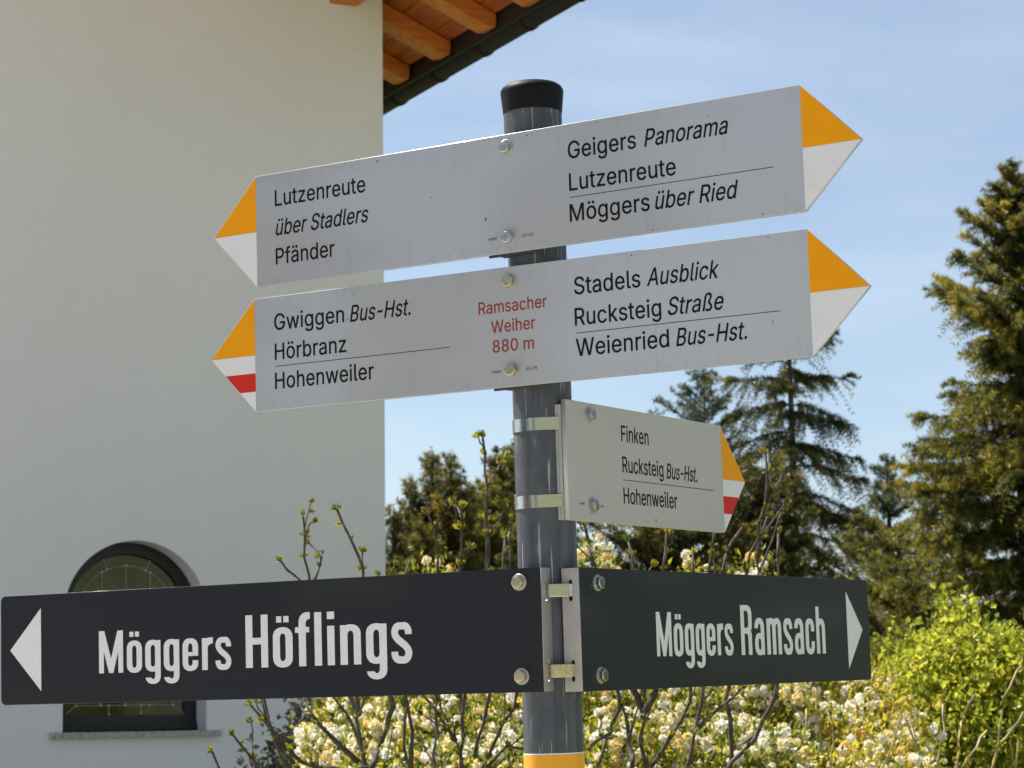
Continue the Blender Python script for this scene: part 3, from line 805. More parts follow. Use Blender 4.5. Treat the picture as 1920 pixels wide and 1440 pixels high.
# letter outlines: advance width, then closed outlines as (handle, point, handle) per point / as points
GLYPH = {'-':[317,[[[58,183],[250,183],[254,188],[254,245],[252,248],[247,250],[59,249],[56,247],[55,243],[55,188]]]],'.':[164,[[[72,-9],[90,-8],[105,-1],[118,15],[124,33],[123,53],[116,70],[101,86],[92,90],[83,92],[68,90],[53,81],[42,66],[37,48],[38,29],[45,11],[57,-2]]]],'0':[387,[[[177,-12],[209,-11],[227,-8],[245,-1],[260,8],[275,20],[289,34],[300,50],[319,87],[331,125],[341,177],[345,237],[344,301],[337,358],[324,408],[307,448],[295,466],[282,481],[268,494],[253,504],[227,516],[209,520],[192,521],[161,518],[143,512],[128,505],[113,494],[99,482],[80,457],[61,419],[47,373],[39,331],[35,272],[36,221],[41,162],[53,111],[69,70],[80,50],[92,34],[114,12],[128,3],[143,-4],[161,-9]],[[181,56],[163,61],[145,74],[129,94],[116,120],[107,153],[101,184],[98,228],[97,268],[99,303],[105,345],[113,380],[123,404],[137,426],[154,443],[174,452],[192,454],[212,451],[231,439],[247,422],[261,397],[272,364],[279,325],[283,281],[283,241],[280,195],[276,162],[267,127],[254,98],[240,78],[223,64],[203,57]]]],'2':[387,[[[51,-5],[326,-6],[332,-3],[332,57],[328,62],[138,63],[236,187],[282,248],[296,270],[307,292],[315,312],[322,334],[325,365],[324,396],[319,420],[309,446],[295,468],[277,488],[260,502],[234,514],[205,521],[181,521],[157,518],[130,508],[106,493],[89,476],[72,453],[60,429],[54,407],[51,389],[50,363],[53,357],[106,356],[111,358],[117,398],[124,415],[131,426],[141,438],[155,447],[168,452],[183,454],[201,453],[216,449],[231,442],[243,432],[253,418],[259,404],[262,387],[263,367],[261,349],[256,330],[246,308],[233,286],[210,255],[49,50],[48,0]]]],'6':[387,[[[176,-12],[205,-12],[229,-7],[251,2],[276,19],[296,41],[310,63],[321,87],[329,118],[332,158],[331,184],[328,204],[315,243],[295,275],[281,290],[269,299],[255,307],[236,315],[214,319],[196,319],[181,318],[165,314],[275,505],[276,511],[271,514],[212,514],[207,512],[110,342],[87,298],[65,248],[52,202],[48,162],[51,125],[60,87],[73,57],[93,31],[117,10],[144,-4],[159,-9]],[[181,54],[166,58],[152,65],[139,76],[128,92],[119,109],[113,129],[111,151],[111,171],[114,191],[119,208],[128,225],[139,239],[152,250],[166,256],[181,259],[199,259],[214,256],[227,249],[242,237],[252,224],[262,204],[267,186],[269,169],[269,144],[266,125],[260,107],[252,89],[241,76],[227,65],[214,58],[199,54]]]],'8':[387,[[[173,-12],[208,-12],[239,-6],[268,6],[290,21],[310,41],[327,67],[337,96],[342,127],[342,149],[338,173],[332,193],[323,213],[310,232],[298,245],[283,257],[268,265],[268,268],[289,283],[302,298],[313,318],[321,340],[326,364],[326,389],[324,411],[317,433],[308,452],[297,470],[283,485],[270,496],[254,506],[235,515],[219,519],[197,521],[175,521],[153,517],[138,512],[120,503],[103,491],[87,476],[74,458],[65,439],[58,417],[54,389],[54,364],[58,340],[67,318],[78,298],[92,282],[112,268],[112,265],[98,258],[84,248],[72,235],[61,219],[51,202],[45,184],[40,162],[38,142],[40,111],[45,86],[58,59],[74,36],[92,19],[118,3],[142,-6]],[[171,56],[155,60],[140,67],[125,78],[114,93],[107,109],[103,127],[102,144],[105,164],[111,181],[119,195],[131,208],[144,218],[158,224],[175,228],[195,229],[213,227],[230,221],[243,213],[257,200],[266,186],[273,169],[277,153],[277,133],[275,116],[270,100],[262,87],[250,74],[237,65],[221,59],[206,56],[188,55]],[[180,296],[164,299],[151,305],[140,314],[131,325],[123,340],[119,356],[117,371],[118,391],[122,406],[129,422],[136,432],[144,440],[158,448],[173,453],[186,454],[202,454],[217,450],[232,442],[241,435],[250,424],[257,411],[261,395],[262,378],[261,360],[258,345],[252,331],[243,319],[234,309],[224,303],[210,298],[195,296]]]],'A':[409,[[[11,-5],[70,-6],[76,-3],[117,134],[119,136],[285,136],[328,-4],[332,-6],[389,-5],[394,-3],[394,2],[237,510],[233,514],[169,514],[165,513],[163,510],[8,2],[9,-3]],[[138,205],[166,301],[200,432],[236,301],[264,206]]]],'B':[389,[[[48,-5],[217,-5],[237,-4],[261,1],[285,10],[312,27],[330,46],[344,72],[353,99],[356,129],[354,167],[348,193],[335,220],[320,239],[300,255],[277,266],[293,275],[310,288],[321,301],[330,319],[336,338],[339,360],[340,382],[337,404],[328,437],[314,463],[292,486],[279,496],[266,503],[237,511],[211,514],[50,514],[46,512],[45,2],[46,-3]],[[112,62],[112,225],[208,225],[228,224],[241,220],[252,214],[274,195],[283,180],[289,165],[292,147],[293,132],[290,116],[285,102],[277,88],[268,79],[248,69],[224,63]],[[112,291],[111,446],[217,445],[241,438],[258,426],[266,415],[272,401],[276,385],[277,367],[274,349],[270,336],[262,321],[252,310],[235,299],[213,291]]]],'F':[350,[[[48,-5],[105,-6],[109,-3],[110,0],[111,215],[290,216],[294,217],[296,220],[296,279],[292,283],[112,284],[111,446],[312,447],[314,448],[315,453],[315,510],[312,514],[50,514],[46,512],[45,2],[46,-3]]]],'G':[443,[[[210,-12],[247,-11],[284,-3],[319,14],[335,26],[349,39],[373,70],[392,107],[402,142],[407,188],[407,257],[403,261],[236,261],[233,259],[232,254],[232,199],[236,194],[343,193],[341,169],[333,138],[321,113],[306,92],[286,75],[260,63],[233,59],[203,61],[176,70],[156,82],[136,103],[119,129],[104,164],[95,206],[92,254],[95,301],[104,342],[117,378],[135,406],[156,427],[181,442],[203,449],[229,450],[255,445],[271,440],[283,433],[295,423],[307,411],[325,382],[340,345],[398,344],[403,347],[398,378],[385,412],[369,441],[348,468],[323,490],[295,506],[262,517],[229,521],[189,518],[170,513],[150,505],[121,488],[106,474],[89,457],[76,439],[63,417],[53,395],[44,371],[37,345],[32,316],[28,270],[30,208],[37,164],[44,138],[53,114],[63,92],[76,70],[89,52],[104,36],[132,14],[150,4],[170,-4],[192,-9]]]],'H':[440,[[[48,-5],[105,-6],[109,-3],[110,0],[112,226],[323,226],[324,0],[325,-3],[329,-6],[384,-5],[389,-3],[389,508],[387,514],[329,514],[325,512],[324,510],[324,297],[323,295],[321,294],[112,295],[110,510],[109,512],[105,514],[50,514],[46,512],[45,2],[46,-3]]]],'L':[336,[[[48,-5],[303,-6],[307,-4],[309,0],[309,57],[305,62],[111,63],[110,508],[109,512],[105,514],[50,514],[45,510],[45,2],[46,-3]]]],'M':[534,[[[48,-5],[103,-5],[107,-3],[108,0],[107,392],[137,290],[235,0],[237,-4],[241,-6],[288,-5],[292,-3],[388,288],[417,386],[419,380],[418,0],[420,-4],[424,-6],[477,-6],[481,-4],[483,2],[483,508],[481,513],[477,514],[400,514],[395,512],[290,189],[266,99],[263,98],[238,189],[132,512],[127,514],[50,514],[46,512],[45,2],[46,-3]]]],'P':[380,[[[48,-5],[105,-6],[110,-3],[111,180],[215,181],[237,184],[259,191],[281,202],[301,218],[321,241],[333,264],[345,303],[349,338],[347,376],[341,409],[329,440],[311,466],[290,486],[261,503],[235,511],[206,514],[50,514],[46,512],[45,2],[46,-3]],[[112,248],[111,446],[213,445],[233,441],[250,432],[263,419],[274,402],[280,385],[283,365],[283,336],[280,314],[274,294],[264,277],[255,267],[244,259],[219,250],[197,248]]]],'R':[383,[[[48,-5],[105,-6],[110,-3],[110,191],[114,192],[204,192],[292,-3],[296,-5],[358,-6],[364,-3],[365,2],[271,206],[294,220],[312,236],[325,255],[336,277],[345,308],[348,334],[348,369],[345,396],[336,429],[326,448],[318,462],[296,484],[283,493],[268,501],[237,511],[208,514],[50,514],[46,512],[45,2],[46,-3]],[[112,260],[111,446],[213,446],[239,439],[257,428],[268,416],[276,402],[281,385],[284,363],[284,341],[280,316],[275,301],[264,286],[255,277],[245,270],[219,262],[197,261]]]],'S':[381,[[[170,-14],[208,-14],[243,-7],[267,2],[296,21],[316,41],[333,69],[344,98],[348,129],[347,164],[339,195],[325,219],[306,241],[285,257],[265,269],[179,299],[142,314],[131,322],[120,332],[110,343],[106,351],[102,369],[103,389],[108,406],[117,422],[128,433],[144,444],[161,450],[179,453],[197,453],[216,450],[234,443],[250,433],[263,420],[270,409],[275,393],[278,376],[280,373],[337,373],[342,376],[340,402],[332,431],[321,453],[302,477],[280,495],[256,509],[232,517],[201,521],[172,521],[142,515],[113,503],[88,486],[67,464],[54,442],[43,413],[38,382],[39,351],[46,323],[53,307],[61,294],[80,274],[104,256],[133,241],[219,212],[247,200],[269,182],[276,173],[281,162],[285,142],[284,123],[278,106],[267,88],[254,75],[238,65],[219,58],[199,55],[179,55],[159,58],[139,65],[124,74],[113,85],[103,98],[96,116],[93,138],[89,142],[32,142],[27,140],[26,136],[29,112],[38,80],[49,57],[67,32],[87,15],[113,0],[142,-9]]]],'V':[409,[[[169,-5],[233,-6],[238,-3],[394,506],[394,510],[391,514],[332,514],[328,513],[326,510],[238,206],[202,76],[166,209],[76,510],[75,513],[70,514],[13,514],[9,512],[9,506],[166,0]]]],'W':[582,[[[128,-5],[193,-5],[198,-3],[272,321],[288,399],[304,321],[377,-3],[383,-6],[444,-6],[449,-4],[451,0],[568,508],[567,512],[565,514],[506,514],[501,510],[413,96],[393,198],[325,510],[323,513],[319,514],[257,514],[253,513],[183,198],[163,95],[147,178],[74,510],[72,513],[68,514],[13,514],[9,512],[9,506],[125,0]]]],'a':[333,[[[121,-14],[152,-13],[181,-5],[205,10],[225,34],[227,32],[227,-1],[229,-4],[282,-6],[287,-4],[289,-1],[288,259],[284,299],[278,316],[270,334],[261,347],[251,358],[236,370],[223,377],[190,387],[163,389],[137,387],[111,380],[89,370],[71,358],[51,337],[40,318],[29,292],[30,288],[34,285],[84,269],[89,271],[95,285],[104,298],[119,312],[141,323],[168,325],[188,322],[203,314],[215,303],[223,285],[226,270],[226,252],[224,244],[219,239],[203,233],[117,220],[82,208],[62,197],[47,185],[34,169],[26,151],[20,123],[20,92],[25,65],[39,37],[53,18],[73,2],[97,-9]],[[128,52],[113,57],[102,63],[93,71],[87,81],[84,94],[83,109],[86,125],[91,136],[104,148],[122,156],[144,162],[194,170],[225,179],[226,175],[226,138],[225,120],[217,98],[207,82],[190,65],[172,55],[150,51]]]],'b':[362,[[[179,-13],[200,-13],[218,-11],[238,-5],[253,3],[269,14],[284,28],[295,43],[308,64],[316,82],[322,102],[328,130],[332,154],[333,187],[332,214],[329,245],[324,267],[312,304],[303,322],[290,341],[266,366],[247,377],[231,384],[209,388],[192,389],[170,388],[154,384],[141,378],[123,364],[113,352],[101,335],[101,511],[97,514],[44,514],[41,513],[39,509],[39,-2],[44,-5],[97,-5],[100,0],[100,40],[101,44],[117,20],[137,3],[156,-8]],[[176,53],[159,57],[143,66],[128,82],[117,99],[110,117],[104,143],[101,172],[101,205],[104,234],[109,256],[117,278],[126,293],[139,308],[154,318],[170,323],[189,324],[209,321],[224,313],[239,300],[251,282],[260,260],[266,234],[270,205],[270,174],[267,146],[260,119],[253,99],[242,82],[227,67],[214,58],[196,53]]]],'c':[339,[[[160,-13],[189,-13],[213,-9],[235,0],[257,14],[275,30],[290,51],[302,75],[310,102],[309,106],[305,108],[257,122],[253,122],[250,119],[240,91],[224,70],[213,62],[198,55],[173,52],[151,55],[133,64],[115,82],[101,106],[93,130],[88,159],[86,187],[88,223],[94,249],[102,273],[114,293],[129,309],[143,318],[162,324],[184,324],[206,318],[220,310],[232,297],[242,281],[249,260],[253,257],[305,272],[309,275],[304,295],[295,317],[280,339],[266,355],[248,369],[226,380],[206,386],[184,389],[156,388],[125,381],[96,365],[75,346],[55,319],[38,284],[29,253],[24,212],[24,163],[30,121],[39,91],[55,58],[76,29],[101,8],[116,-1],[132,-7]]]],'d':[362,[[[151,-13],[169,-13],[187,-12],[211,-3],[225,7],[237,18],[246,28],[257,47],[257,0],[259,-4],[264,-6],[312,-6],[318,-2],[318,509],[314,514],[261,514],[256,511],[255,336],[243,352],[233,364],[220,375],[206,382],[191,387],[171,389],[149,389],[132,385],[112,378],[97,370],[85,361],[73,348],[61,333],[49,313],[35,278],[26,234],[23,176],[26,143],[30,121],[41,82],[49,64],[61,43],[72,29],[85,16],[99,6],[117,-4],[134,-10]],[[162,53],[145,57],[130,66],[116,80],[105,97],[95,124],[90,146],[87,174],[87,205],[90,234],[96,258],[103,278],[115,295],[129,310],[143,319],[160,324],[178,324],[198,320],[213,311],[228,296],[240,278],[248,256],[254,229],[256,205],[256,172],[253,143],[248,124],[239,99],[227,80],[214,66],[200,58],[182,53]]]],'e':[345,[[[163,-13],[191,-13],[217,-9],[239,-1],[259,11],[278,27],[294,47],[306,71],[312,93],[308,96],[256,110],[253,108],[246,93],[237,79],[228,69],[217,61],[202,55],[189,52],[169,52],[151,55],[138,61],[127,68],[115,80],[105,93],[97,108],[92,126],[88,148],[87,163],[312,164],[316,165],[317,170],[316,223],[311,260],[300,297],[285,328],[264,353],[237,373],[209,385],[178,389],[147,387],[116,377],[88,359],[68,339],[49,308],[35,274],[27,242],[23,198],[25,154],[30,119],[42,84],[59,50],[81,24],[103,6],[132,-7]],[[88,226],[90,245],[96,267],[104,282],[115,297],[127,310],[140,318],[156,323],[171,324],[187,323],[202,319],[215,311],[226,301],[236,286],[244,271],[250,249],[253,229],[253,226]]]],'f':[219,[[[66,-5],[119,-6],[123,-4],[125,0],[125,321],[192,322],[195,323],[197,327],[197,378],[196,382],[192,384],[125,385],[126,433],[129,446],[133,455],[139,461],[145,465],[163,468],[181,466],[192,463],[196,466],[210,521],[207,526],[185,533],[161,535],[139,534],[115,526],[99,516],[88,505],[78,492],[67,468],[63,444],[62,385],[5,384],[0,380],[0,327],[1,323],[5,322],[63,321],[63,0]]]],'g':[363,[[[157,-156],[189,-156],[213,-152],[239,-144],[259,-134],[277,-121],[290,-105],[303,-85],[311,-63],[316,-37],[318,-8],[318,379],[314,384],[264,384],[259,383],[257,379],[257,334],[244,353],[233,365],[215,378],[202,384],[182,389],[158,389],[140,387],[118,381],[91,366],[68,342],[49,313],[34,275],[28,247],[24,214],[23,179],[27,137],[35,106],[45,80],[57,58],[73,38],[98,18],[118,8],[147,1],[176,0],[201,5],[220,14],[238,29],[246,38],[255,53],[256,51],[255,-15],[252,-39],[247,-52],[240,-63],[229,-74],[219,-81],[202,-88],[182,-91],[160,-91],[140,-87],[127,-80],[114,-71],[102,-57],[89,-37],[85,-36],[81,-37],[41,-63],[37,-68],[42,-81],[54,-101],[68,-117],[81,-128],[99,-139],[116,-147],[134,-152]],[[156,66],[138,72],[125,81],[112,95],[102,113],[93,137],[89,157],[86,185],[87,216],[91,242],[99,267],[107,284],[118,300],[129,311],[143,319],[160,324],[178,324],[198,320],[213,312],[228,297],[240,280],[249,256],[254,229],[256,201],[256,170],[252,141],[246,121],[237,102],[226,86],[213,75],[198,68],[178,65]]]],'h':[350,[[[42,-5],[95,-6],[101,-3],[101,233],[105,261],[113,286],[121,297],[130,306],[141,314],[152,319],[176,323],[198,320],[217,310],[232,290],[240,266],[243,235],[244,-3],[249,-6],[299,-6],[304,-4],[305,0],[305,259],[300,294],[292,323],[275,352],[255,370],[244,377],[229,384],[203,389],[185,389],[170,388],[143,379],[130,371],[119,361],[101,339],[101,508],[100,512],[97,514],[44,514],[39,510],[39,2],[40,-3]]]],'i':[146,[[[42,-5],[96,-6],[100,-3],[101,0],[101,378],[100,382],[96,384],[45,384],[41,383],[39,380],[39,0]],[[58,440],[74,438],[89,442],[103,455],[110,470],[111,490],[106,506],[96,520],[80,528],[65,529],[52,525],[38,512],[31,497],[29,479],[34,462],[45,447]]]],'k':[326,[[[42,-5],[95,-6],[101,-3],[101,138],[128,168],[130,168],[244,-5],[313,-5],[317,-3],[318,0],[316,4],[176,215],[306,375],[308,380],[306,383],[302,384],[236,384],[101,222],[101,508],[100,512],[97,514],[44,514],[39,510],[39,2],[40,-3]]]],'l':[165,[[[104,-7],[137,-6],[154,-2],[157,2],[147,57],[143,59],[121,58],[110,60],[105,66],[102,81],[101,510],[97,514],[44,514],[40,512],[39,508],[40,68],[46,39],[52,26],[59,15],[66,8],[77,1],[88,-4]]]],'m':[518,[[[42,-5],[95,-6],[101,-3],[101,239],[104,266],[113,290],[126,308],[145,320],[167,324],[187,321],[203,313],[216,297],[223,277],[225,259],[225,0],[227,-4],[231,-6],[282,-5],[286,-3],[287,246],[289,268],[297,292],[304,303],[313,312],[330,321],[352,324],[374,321],[393,310],[403,297],[410,275],[411,253],[412,-3],[416,-5],[471,-5],[473,2],[473,275],[468,303],[462,324],[453,343],[440,360],[420,377],[396,387],[372,391],[346,389],[321,382],[301,369],[285,354],[269,329],[266,329],[255,352],[240,370],[225,382],[205,389],[176,391],[163,389],[148,384],[134,376],[123,367],[110,354],[101,341],[100,345],[99,380],[97,384],[44,384],[40,382],[39,378],[39,2],[40,-3]]]],'n':[350,[[[42,-5],[95,-6],[101,-3],[101,233],[105,261],[113,286],[121,297],[130,306],[141,314],[152,319],[176,323],[198,320],[217,310],[232,290],[240,266],[243,235],[244,-3],[249,-6],[299,-6],[305,-3],[305,239],[302,286],[294,316],[282,341],[264,363],[244,377],[225,385],[205,389],[183,389],[163,386],[143,379],[125,367],[112,354],[101,338],[100,343],[99,380],[97,384],[44,384],[40,382],[39,2],[40,-3]]]],'o':[355,[[[160,-13],[193,-12],[224,-5],[253,10],[273,29],[294,58],[311,93],[321,130],[325,165],[325,212],[319,256],[307,293],[290,326],[268,353],[255,364],[242,373],[215,384],[182,389],[149,387],[118,378],[94,364],[71,341],[54,317],[38,284],[28,245],[24,209],[24,163],[30,121],[39,91],[55,58],[76,29],[101,8],[116,-1],[132,-7]],[[158,53],[143,58],[127,69],[112,86],[101,106],[94,126],[89,152],[86,181],[87,209],[91,238],[98,262],[106,280],[118,297],[131,311],[146,319],[162,324],[180,324],[198,321],[215,312],[231,298],[243,280],[253,257],[259,229],[262,196],[262,165],[258,139],[251,113],[240,91],[228,75],[215,64],[198,55],[180,52]]]],'r':[224,[[[42,-5],[95,-6],[101,-3],[101,237],[105,266],[111,281],[117,292],[128,303],[141,313],[154,318],[167,320],[205,317],[208,319],[210,323],[210,385],[207,389],[172,390],[145,384],[134,378],[121,369],[111,358],[101,345],[100,349],[99,380],[97,384],[44,384],[39,380],[39,0]]]],'s':[313,[[[137,-13],[168,-13],[195,-8],[219,0],[237,11],[256,29],[270,49],[278,69],[283,93],[283,121],[278,143],[269,163],[252,184],[234,198],[212,208],[140,230],[122,237],[108,247],[100,260],[97,271],[98,284],[100,295],[105,304],[113,313],[122,319],[133,324],[146,327],[173,326],[184,323],[194,317],[208,302],[215,289],[220,275],[223,272],[276,286],[278,291],[276,297],[266,324],[256,341],[241,359],[226,371],[210,380],[190,386],[171,389],[144,389],[118,385],[100,378],[78,365],[61,349],[47,330],[39,311],[35,286],[35,258],[40,234],[51,212],[67,194],[85,181],[107,170],[193,144],[208,134],[217,119],[220,106],[219,95],[215,84],[210,75],[201,66],[190,59],[179,54],[164,51],[135,52],[122,56],[111,62],[96,78],[89,91],[84,108],[80,112],[30,100],[26,97],[25,93],[27,80],[36,55],[47,36],[60,20],[76,7],[91,-2],[113,-9]]]],'t':[197,[[[128,-9],[163,-8],[181,-3],[184,2],[174,57],[170,59],[143,56],[130,57],[119,64],[113,77],[111,99],[111,319],[112,322],[172,322],[175,323],[177,328],[177,381],[172,384],[112,385],[110,474],[106,476],[53,476],[49,471],[49,385],[5,384],[1,383],[0,378],[0,326],[5,322],[49,321],[49,84],[51,66],[57,44],[68,23],[84,8],[104,-3]]]],'u':[350,[[[140,-10],[159,-10],[174,-9],[200,0],[225,17],[236,30],[244,43],[245,-1],[247,-4],[251,-6],[299,-6],[304,-4],[305,-1],[305,377],[305,382],[302,384],[249,384],[244,382],[243,149],[239,118],[229,91],[216,74],[195,61],[183,57],[170,56],[145,59],[128,69],[112,89],[104,111],[101,144],[100,382],[95,384],[46,384],[42,384],[40,382],[39,131],[41,102],[46,78],[50,63],[60,43],[70,28],[79,17],[90,9],[108,-2],[121,-6]]]],'w':[482,[[[113,-5],[166,-6],[172,-3],[239,280],[263,171],[304,-3],[309,-6],[360,-6],[364,-4],[463,378],[461,383],[404,384],[400,383],[398,380],[359,215],[334,96],[309,215],[270,382],[265,384],[213,384],[208,383],[206,380],[168,215],[144,101],[142,98],[135,138],[78,381],[76,384],[72,384],[19,384],[15,382],[14,376],[110,0]]]],'z':[325,[[[33,-5],[283,-6],[290,-3],[290,57],[286,61],[118,62],[115,63],[284,327],[285,332],[285,378],[283,383],[279,384],[41,384],[36,382],[35,378],[35,323],[37,319],[39,318],[204,316],[30,48],[30,0]]]],'ß':[376,[[[210,-12],[239,-12],[266,-8],[293,4],[312,17],[327,36],[339,61],[344,87],[343,118],[337,147],[322,175],[307,192],[259,238],[250,250],[246,261],[245,276],[248,292],[272,334],[280,353],[283,369],[284,393],[283,417],[280,435],[273,455],[266,468],[255,482],[241,495],[226,505],[208,513],[189,519],[171,521],[156,521],[136,518],[118,511],[101,501],[87,490],[72,472],[66,461],[57,441],[50,419],[46,391],[45,362],[45,-1],[48,-5],[52,-6],[103,-5],[108,-1],[108,362],[110,395],[117,422],[129,439],[137,446],[147,451],[160,453],[171,453],[191,448],[208,436],[219,417],[223,395],[222,375],[218,358],[212,345],[191,314],[184,296],[182,265],[187,237],[197,217],[209,199],[255,157],[270,140],[278,127],[281,111],[281,94],[275,78],[263,66],[248,59],[228,56],[204,57],[186,62],[160,79],[156,79],[152,76],[132,21],[133,17],[149,6],[171,-4],[191,-9]]]],'ä':[333,[[[121,-14],[152,-13],[181,-5],[205,10],[225,34],[227,32],[227,-1],[229,-4],[282,-6],[287,-4],[289,-1],[288,259],[284,299],[278,316],[270,334],[261,347],[251,358],[236,370],[223,377],[190,387],[163,389],[137,387],[111,380],[89,370],[71,358],[51,337],[40,318],[29,292],[30,288],[34,285],[84,269],[89,271],[95,285],[104,298],[119,312],[141,323],[168,325],[188,322],[203,314],[215,303],[223,285],[226,270],[226,252],[224,244],[219,239],[203,233],[117,220],[82,208],[62,197],[47,185],[34,169],[26,151],[20,123],[20,92],[25,65],[39,37],[53,18],[73,2],[97,-9]],[[128,52],[113,57],[102,63],[93,71],[87,81],[84,94],[83,109],[86,125],[91,136],[104,148],[122,156],[144,162],[194,170],[225,179],[226,175],[226,138],[225,120],[217,98],[207,82],[190,65],[172,55],[150,51]],[[87,439],[102,438],[117,443],[130,456],[137,470],[138,490],[133,505],[124,519],[108,527],[93,528],[79,523],[68,512],[61,497],[59,479],[64,461],[75,446]],[[208,439],[223,438],[238,443],[251,455],[257,470],[258,490],[253,508],[243,520],[227,528],[212,528],[199,522],[187,510],[181,494],[180,477],[185,461],[196,446]]]],'ö':[355,[[[160,-13],[193,-12],[224,-5],[253,10],[273,29],[294,58],[311,93],[321,130],[325,165],[325,212],[319,256],[307,293],[290,326],[268,353],[255,364],[242,373],[215,384],[182,389],[149,387],[118,378],[94,364],[71,341],[54,317],[38,284],[28,245],[24,209],[24,163],[30,121],[39,91],[55,58],[76,29],[101,8],[116,-1],[132,-7]],[[158,53],[143,58],[127,69],[112,86],[101,106],[94,126],[89,152],[86,181],[87,209],[91,238],[98,262],[106,280],[118,297],[131,311],[146,319],[162,324],[180,324],[198,321],[215,312],[231,298],[243,280],[253,257],[259,229],[262,196],[262,165],[258,139],[251,113],[240,91],[228,75],[215,64],[198,55],[180,52]],[[107,438],[123,439],[136,445],[148,460],[153,476],[152,493],[145,511],[134,523],[121,528],[105,527],[90,520],[80,506],[75,491],[75,473],[81,458],[93,445]],[[228,438],[244,439],[257,446],[268,458],[274,476],[273,493],[266,511],[255,522],[239,528],[224,527],[211,519],[201,506],[196,491],[196,473],[202,458],[213,445]]]],'ü':[350,[[[140,-10],[159,-10],[174,-9],[200,0],[225,17],[236,30],[244,43],[245,-1],[247,-4],[251,-6],[299,-6],[304,-4],[305,-1],[305,377],[305,382],[302,384],[249,384],[244,382],[243,149],[239,118],[229,91],[216,74],[195,61],[183,57],[170,56],[145,59],[128,69],[112,89],[104,111],[101,144],[100,382],[95,384],[46,384],[42,384],[40,382],[39,131],[41,102],[46,78],[50,63],[60,43],[70,28],[79,17],[90,9],[108,-2],[121,-6]],[[102,439],[117,438],[132,444],[144,457],[150,472],[150,492],[145,509],[134,521],[119,528],[104,528],[89,520],[79,509],[74,494],[73,476],[78,459],[88,446]],[[222,439],[238,438],[252,443],[264,457],[271,472],[271,490],[266,507],[255,521],[240,528],[225,528],[209,520],[200,509],[194,494],[193,476],[198,460],[209,446]]]],' ':[158,[]]}
